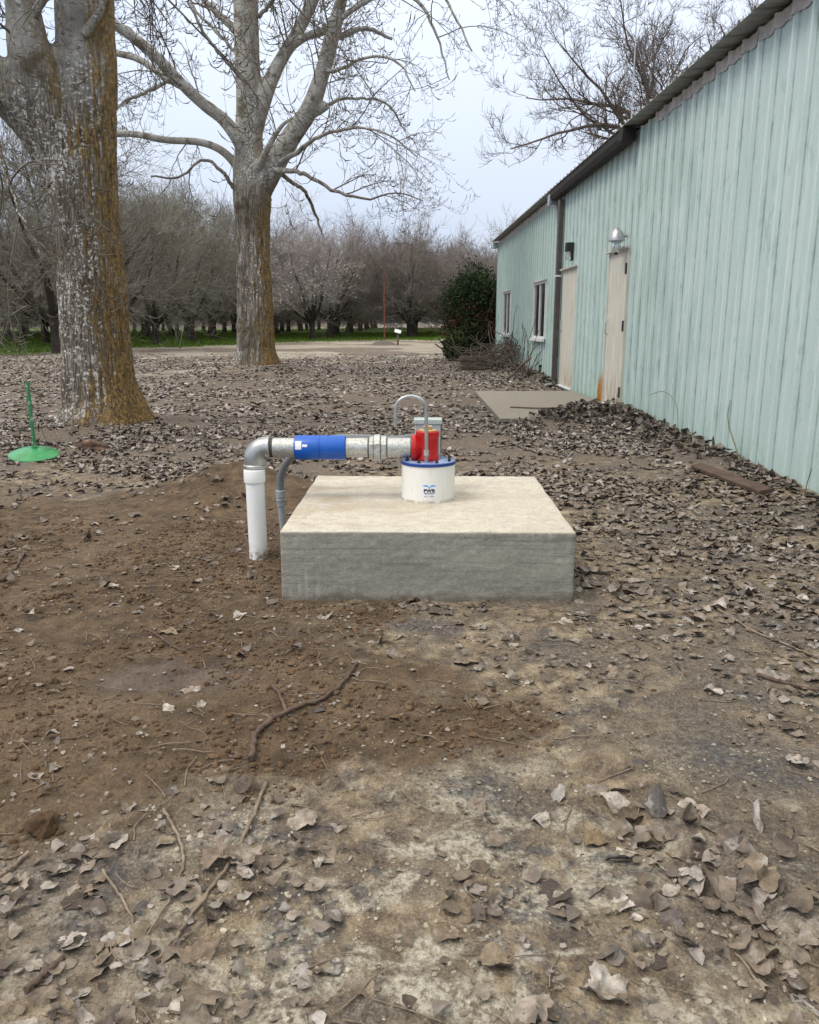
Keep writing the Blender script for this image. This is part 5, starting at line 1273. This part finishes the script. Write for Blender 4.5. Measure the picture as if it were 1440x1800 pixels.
special = [(1043, 1480, .085, 6, 'tan leaf lying flat and alone in the middle right foreground'), (1065, 1290, .09, 0, 'pinkish wrinkled leaf right of the lone tan scrap'), (338, 1205, .085, 4, 'pale leaf lying in the muddy patch'),
           (355, 1240, .06, 9, 'small whitish leaf below the muddy patch'), (300, 1112, .09, 6, 'brown leaf with a twig at the far rim of the muddy patch'), (1405, 1345, .09, 9, 'whitish leaf near the right frame edge'),
           (1055, 1745, .13, 9, 'large curled whitish leaf at the bottom right of centre'), (940, 1790, .11, 3, 'broad pale leaf cut by the bottom frame edge'), (390, 1520, .13, 0, 'wide reddish brown leaf under the long diagonal twig'),
           (425, 1515, .12, 3, 'pale leaf beside the wide reddish brown leaf under the twig'), (540, 1450, .10, 4, 'light grey leaf left of the bare clay patch'), (352, 1690, .11, 0, 'large reddish leaf in the lower left leaf cluster'),
           (730, 1690, .11, 0, 'broad leaf'), (250, 1500, .08, 3, 'curled leaf')]
special = special[:12]
for px, py, s_, ci, lab in special:
    V_, f3, f4, U = leaf_base(r, 32, 6, r.uniform(.6, 1.0), True); V_ = V_ - [0, 0, V_[:, 2].min()]
    me = np_mesh('fallen_leaf', V_, [f3, f4]); add_col(me, 'tint', np.tile(PAL[ci] * .95, (len(V_), 1))); set_uv(me, U); me.materials.append(M_leaf)
    q = gnd(px, py); put_leaf(me, q.x, q.y, s_ * .78, r.uniform(0, 6), (r.normal() * .1, r.normal() * .1), lab)
cnt = 0
while cnt < 286:
    y = math.sqrt(r.uniform(1.0, 3.4 ** 2)); x = r.uniform(-1, 1) * (y * .56 + .1)
    if blocked(np.array([x]), np.array([y]), .02)[0]: continue
    dn = float(density(np.array([x]), np.array([y]))[0])
    if r.random() > dn * 1.6 + .02: continue
    me, ci = variants[r.integers(len(variants))]
    zn = ('in the cluster at the lower left' if y < 1.75 and x < -.15 else 'in the drift at the lower right' if y < 1.75 and x > .35 else 'on the pale clay at the bottom centre' if y < 1.75
          else 'on the dug brown soil' if brown(np.array([x]), np.array([y]))[0] > .4 else 'on the clay below the right side of the pad' if x > .3 and y < 2.5 else 'along the right of the pad' if x > .7 else 'on the bare clay in front of the pad' if x > -.5 else 'left of the riser pipe')
    if True: lab = {1: 'dark', 5: 'dark', 8: 'dark', 2: 'pale', 3: 'pale', 4: 'pale', 9: 'pale'}.get(ci, 'mid brown') + ' fallen leaf lying ' + zn; g_ = lab.replace('leaf', 'leaves')
    elif ci in (1, 5, 8): lab, g_ = 'dark wet fallen leaf pressed into the foreground dirt', 'dark fallen leaves in the foreground'
    elif ci in (2, 3, 4, 9): lab, g_ = 'pale dry fallen leaf curled on the foreground dirt', 'pale fallen leaves in the foreground'
    else: lab, g_ = 'mid brown crumpled fallen leaf on the foreground dirt', 'brown fallen leaves in the foreground'
    put_leaf(me, x, y, r.uniform(.028, .068) if r.random() < .85 else r.uniform(.068, .10), r.uniform(0, 6.28), (r.normal() * .22, r.normal() * .22), lab, g_); cnt += 1

# ------------------------------------------------------------------ soil crumbs, chips
phi = (1 + 5 ** .5) / 2
ICO = unit(np.array([(-1, phi, 0), (1, phi, 0), (-1, -phi, 0), (1, -phi, 0), (0, -1, phi), (0, 1, phi), (0, -1, -phi), (0, 1, -phi), (phi, 0, -1), (phi, 0, 1), (-phi, 0, -1), (-phi, 0, 1)], float))
ICF = np.array([(0,11,5),(0,5,1),(0,1,7),(0,7,10),(0,10,11),(1,5,9),(5,11,4),(11,10,2),(10,7,6),(7,1,8),(3,9,4),(3,4,2),(3,2,6),(3,6,8),(3,8,9),(4,9,5),(2,4,11),(6,2,10),(8,6,7),(9,8,1)])
def crumbs(r, n, y0, y1, half, s0, s1, dens, name, m, flat=.7, smooth=False):
    y = np.sqrt(r.uniform(y0 ** 2, y1 ** 2, n * 6)); x = r.uniform(-1, 1, n * 6) * (y * half + .3)
    k_ = (r.random(n * 6) < dens(x, y)) & ~blocked(x, y); x, y = x[k_][:n], y[k_][:n]; m_ = len(x)
    s_ = s0 + (s1 - s0) * r.random(m_) ** 6
    P_ = ICO[None] * (1 + r.normal(size=(m_, 12, 1)) * .22) * s_[:, None, None] * r.uniform(.7, 1.2, (m_, 1, 3)); P_[:, :, 2] *= flat
    P_ += np.stack([x, y, H(x, y) + s_ * flat * .35], 1)[:, None, :]
    me = np_mesh(name, P_.reshape(-1, 3), [(ICF[None] + np.arange(m_)[:, None, None] * 12).reshape(-1, 3)], smooth)
    o = link(name, me, m); o['kind'] = 'stuff'; return o
def pos_m(name, stops, sc_=14, rough=.95):
    t = NT(name); g = t.n('NewGeometry'); n = t.noise(sc_, 5, .7, g.outputs['Position']); return t.fin(t.ramp(n, stops), rough, 0, t.bump(t.noise(220, 3, .6, g.outputs['Position']), .5, .002), .3)
M_crumb = pos_m('soil_crumb', [(0.3, (0.050, 0.030, 0.017)), (0.5, (0.105, 0.066, 0.038)), (0.7, (0.19, 0.128, 0.078))])
M_chip = pos_m('pale_chip', [(0.3, (0.20, 0.165, 0.12)), (0.6, (0.38, 0.34, 0.27)), (0.75, (0.62, 0.59, 0.52))], 40)
tag(crumbs(r, 15000, 1.0, 4.6, .58, 0.002, .013, lambda x, y: .004 + .99 * sm(.2, .7, brown(x, y)) * (fbm(x, y, 2.2, 3, 40) > -.12), 'soil_crumbs', M_crumb), 'loose brown soil crumbs over the freshly dug ground left of the pad', 'soil')
tag(crumbs(r, 9000, .95, 3.4, .56, .0008, .0065, lambda x, y: np.clip((.15 + 2.2 * fbm(x, y, 2.7, 3, 41)) * sm(2.6, 1.4, y) + .03, 0, 1) * (1 - .7 * brown(x, y)), 'pale_chips', M_chip, .55), 'pale chips and grit scattered in the foreground clay', 'gravel')
# one round clod
cp_ = gnd(78, 1462); b = MB()
bmc = bmesh.new(); bmesh.ops.create_icosphere(bmc, subdivisions=4, radius=.034)
for v in bmc.verts: v.co *= 1 + .35 * mn.noise(v.co * 38) + .22 * mn.noise(v.co * 110) + .1 * mn.noise(v.co * 260)
me = bpy.data.meshes.new('dirt_clod'); bmc.to_mesh(me); bmc.free(); me.polygons.foreach_set('use_smooth', [True] * len(me.polygons))
o = link('dirt_clod', me, M_crumb); o.location = (cp_.x, cp_.y, Hs(cp_.x, cp_.y) + .010); tag(o, 'round brown dirt clod at the left edge of the foreground', 'dirt clod')
# root lump beside near poplar
rl = gnd(166, 792); b = MB(); bmc = bmesh.new(); bmesh.ops.create_icosphere(bmc, subdivisions=3, radius=.085)
for v in bmc.verts: v.co = Vector((v.co.x * 1.5, v.co.y, v.co.z * .8)) * (1 + .9 * mn.noise(v.co * 14))
me = bpy.data.meshes.new('root_lump'); bmc.to_mesh(me); bmc.free(); me.polygons.foreach_set('use_smooth', [True] * len(me.polygons))
o = link('root_lump', me, pos_m('red_brown_root', [(0.35, (0.05, 0.035, .027)), (0.55, (0.13, 0.08, 0.055)), (0.7, (0.36, 0.22, 0.16))])); o.location = (rl.x, rl.y, Hs(rl.x, rl.y) + .02); tag(o, 'broken reddish brown root lump at the foot of the nearest poplar', 'root')

# ------------------------------------------------------------------ sticks on the ground
M_st2 = pos_m('brown_stick', [(0.3, (0.055, 0.036, 0.028)), (0.6, (0.13, 0.09, 0.07)), (.8, (.22, .16, .13))], 30, .8)
M_st3 = pos_m('pale_twig', [(0.3, (0.12, 0.09, 0.065)), (0.7, (0.30, 0.24, 0.18))], 30, .8)
def stick(pts, r0, r1, lab, m=M_st2, name='stick', lift=.004, extra=(), zt=None):
    q = []
    for px, py in pts:
        g_ = gnd(px, py); q.append((g_.x, g_.y))
    q = smooth_path(q, 6); base = Vector((q[0][0], q[0][1], 0)); rr_ = np.linspace(r0, r1, len(q)); b = MB()
    hh = H(q[:, 0], q[:, 1]); hh = np.convolve(np.pad(hh, 2, 'edge'), np.ones(5) / 5, 'valid')
    jit = rng.normal(size=(len(q), 2)) * r0 * .35
    b.tube([Vector((x + jit[i_, 0], y + jit[i_, 1], hh[i_] + rr_[i_] * .8 + lift)) - base for i_, (x, y) in enumerate(q)], [v * (1 + .18 * math.sin(i_ * 2.3)) for i_, v in enumerate(rr_)], 8)
    for ex in extra:
        e = smooth_path([tuple(gnd(a, c))[:2] for a, c in ex], 5); b.tube([Vector((x, y, Hs(x, y) + r1 + lift)) - base for x, y in e], [r1 * 1.1] * len(e), 7)
    o = b.build(name, m); o.location = base; return tag(o, lab, 'stick')
stick([(443, 1340), (449, 1300), (475, 1275), (520, 1250), (560, 1236), (598, 1208), (628, 1168)], 0.0085, .005, 'thick crooked brown stick lying below the front left corner of the pad', extra=[[(505, 1258), (490, 1225), (478, 1208)]])
stick([(288, 1428), (308, 1462), (322, 1500), (318, 1545), (290, 1602), (243, 1675)], .0042, .0022, 'pale thin bowed twig in the lower left foreground', M_st3, 'twig')
stick([(467, 1382), (440, 1450), (402, 1525), (350, 1600), (300, 1665), (262, 1715)], .005, .003, 'long straight twig running diagonally through the lower left leaf cluster', M_st3, 'twig')
stick([(182, 1535), (212, 1580), (232, 1620), (236, 1675)], .003, .002, 'short pale twig left of the bowed twig', M_st3, 'twig')
stick([(45, 1752), (80, 1722), (112, 1690)], .006, .005, 'short dark stick near the bottom left corner')
stick([(0, 1545), (25, 1530), (50, 1505)], .005, .004, 'pale stick at the left frame edge beside the round clod', M_st3)
stick([(1262, 1075), (1320, 1110), (1380, 1135), (1428, 1155)], .005, .003, 'thin straight stick on the clay right of the pad', M_st3)
stick([(1330, 1190), (1380, 1205), (1440, 1218)], .007, .005, 'dark stick at the right frame edge below the thin straight stick')
stick([(262, 1112), (295, 1132), (320, 1145)], .004, .003, 'short stick across the far rim of the muddy patch')
stick([(1345, 1750), (1300, 1690), (1275, 1660)], .003, .002, 'short twig in the bottom right leaves', M_st3, 'twig')
stick([(0, 1025), (25, 1005), (45, 975)], .009, .006, 'dark stick at the left frame edge in the dug soil')
stick([(262, 1318), (300, 1312), (335, 1308)], .002, .0015, 'very thin pale twig in the middle of the dug soil', M_st3, 'twig')
# long stick on the landing slab
q = [gnd(a, b_, .085) for a, b_ in ((897, 716), (950, 718), (1000, 716), (1030, 709), (1052, 700))]; b = MB(); b.tube([Vector(p) - q[0] + Vector((0, 0, .004)) for p in smooth_path([tuple(p) for p in q], 6)], .009, 8)
o = b.build('stick', M_st2); o.location = q[0]; tag(o, 'long thin stick lying across the door landing slab', 'stick')
# fine rootlets and twigs as litter
rr2 = np.random.default_rng(55); n_ = 1500; y = np.sqrt(rr2.uniform(1, 36, n_)); x = rr2.uniform(-1, 1, n_) * (y * .56 + .2); k_ = ~blocked(x, y, .03); x, y = x[k_], y[k_]; n_ = len(x)
D = rr2.normal(size=(n_, 3)) * [1, 1, 0.0]; A = grow(rr2, np.stack([x, y, np.zeros(n_)], 1), D, rr2.uniform(.02, .14, n_), 5, .2, 0.0)
A[:, :, 2] = H(A[:, :, 0], A[:, :, 1]) + .003 + np.abs(rr2.normal(size=(n_, 5))) * .003
tr = Tree(); tr.tubes(A, rr2.uniform(.0006, .0020, n_)[:, None] * np.ones((1, 5)), 4); o = link('twig_litter', tr.mesh('twig_litter'), M_st3); tag(o, 'fine rootlets and twig bits over the foreground dirt', 'twigs', kind='stuff')
# ------------------------------------------------------------------ grass under the orchard
rg = np.random.default_rng(66); n_ = 60000; y = np.sqrt(rg.uniform(27 ** 2, 85 ** 2, n_)); x = rg.uniform(-.56, .14, n_) * y
k_ = rg.random(n_) < sm(-1, 2, y - grass_edge(x) + fbm(x, y, .5, 4, 12) * 4 + fbm(x, y, 1.5, 2, 50) * 3); x, y = x[k_], y[k_]; n_ = len(x)
a = rg.uniform(0, PI, n_); s_ = rg.uniform(.02, .05, n_); h_ = rg.uniform(.05, .16, n_); z = H(x, y) - .005
V_ = np.stack([np.stack([x - np.cos(a) * s_, y - np.sin(a) * s_, z], 1), np.stack([x + np.cos(a) * s_, y + np.sin(a) * s_, z], 1), np.stack([x + rg.normal(size=n_) * .03, y, z + h_], 1)], 1).reshape(-1, 3)
o = link('grass', np_mesh('grass', V_, [np.arange(n_ * 3).reshape(-1, 3)]), twig_m('grass_blades', (0.045, 0.085, 0.012), (0.125, 0.205, 0.025))); tag(o, 'bright green grass under the orchard trees', 'grass', kind='stuff')
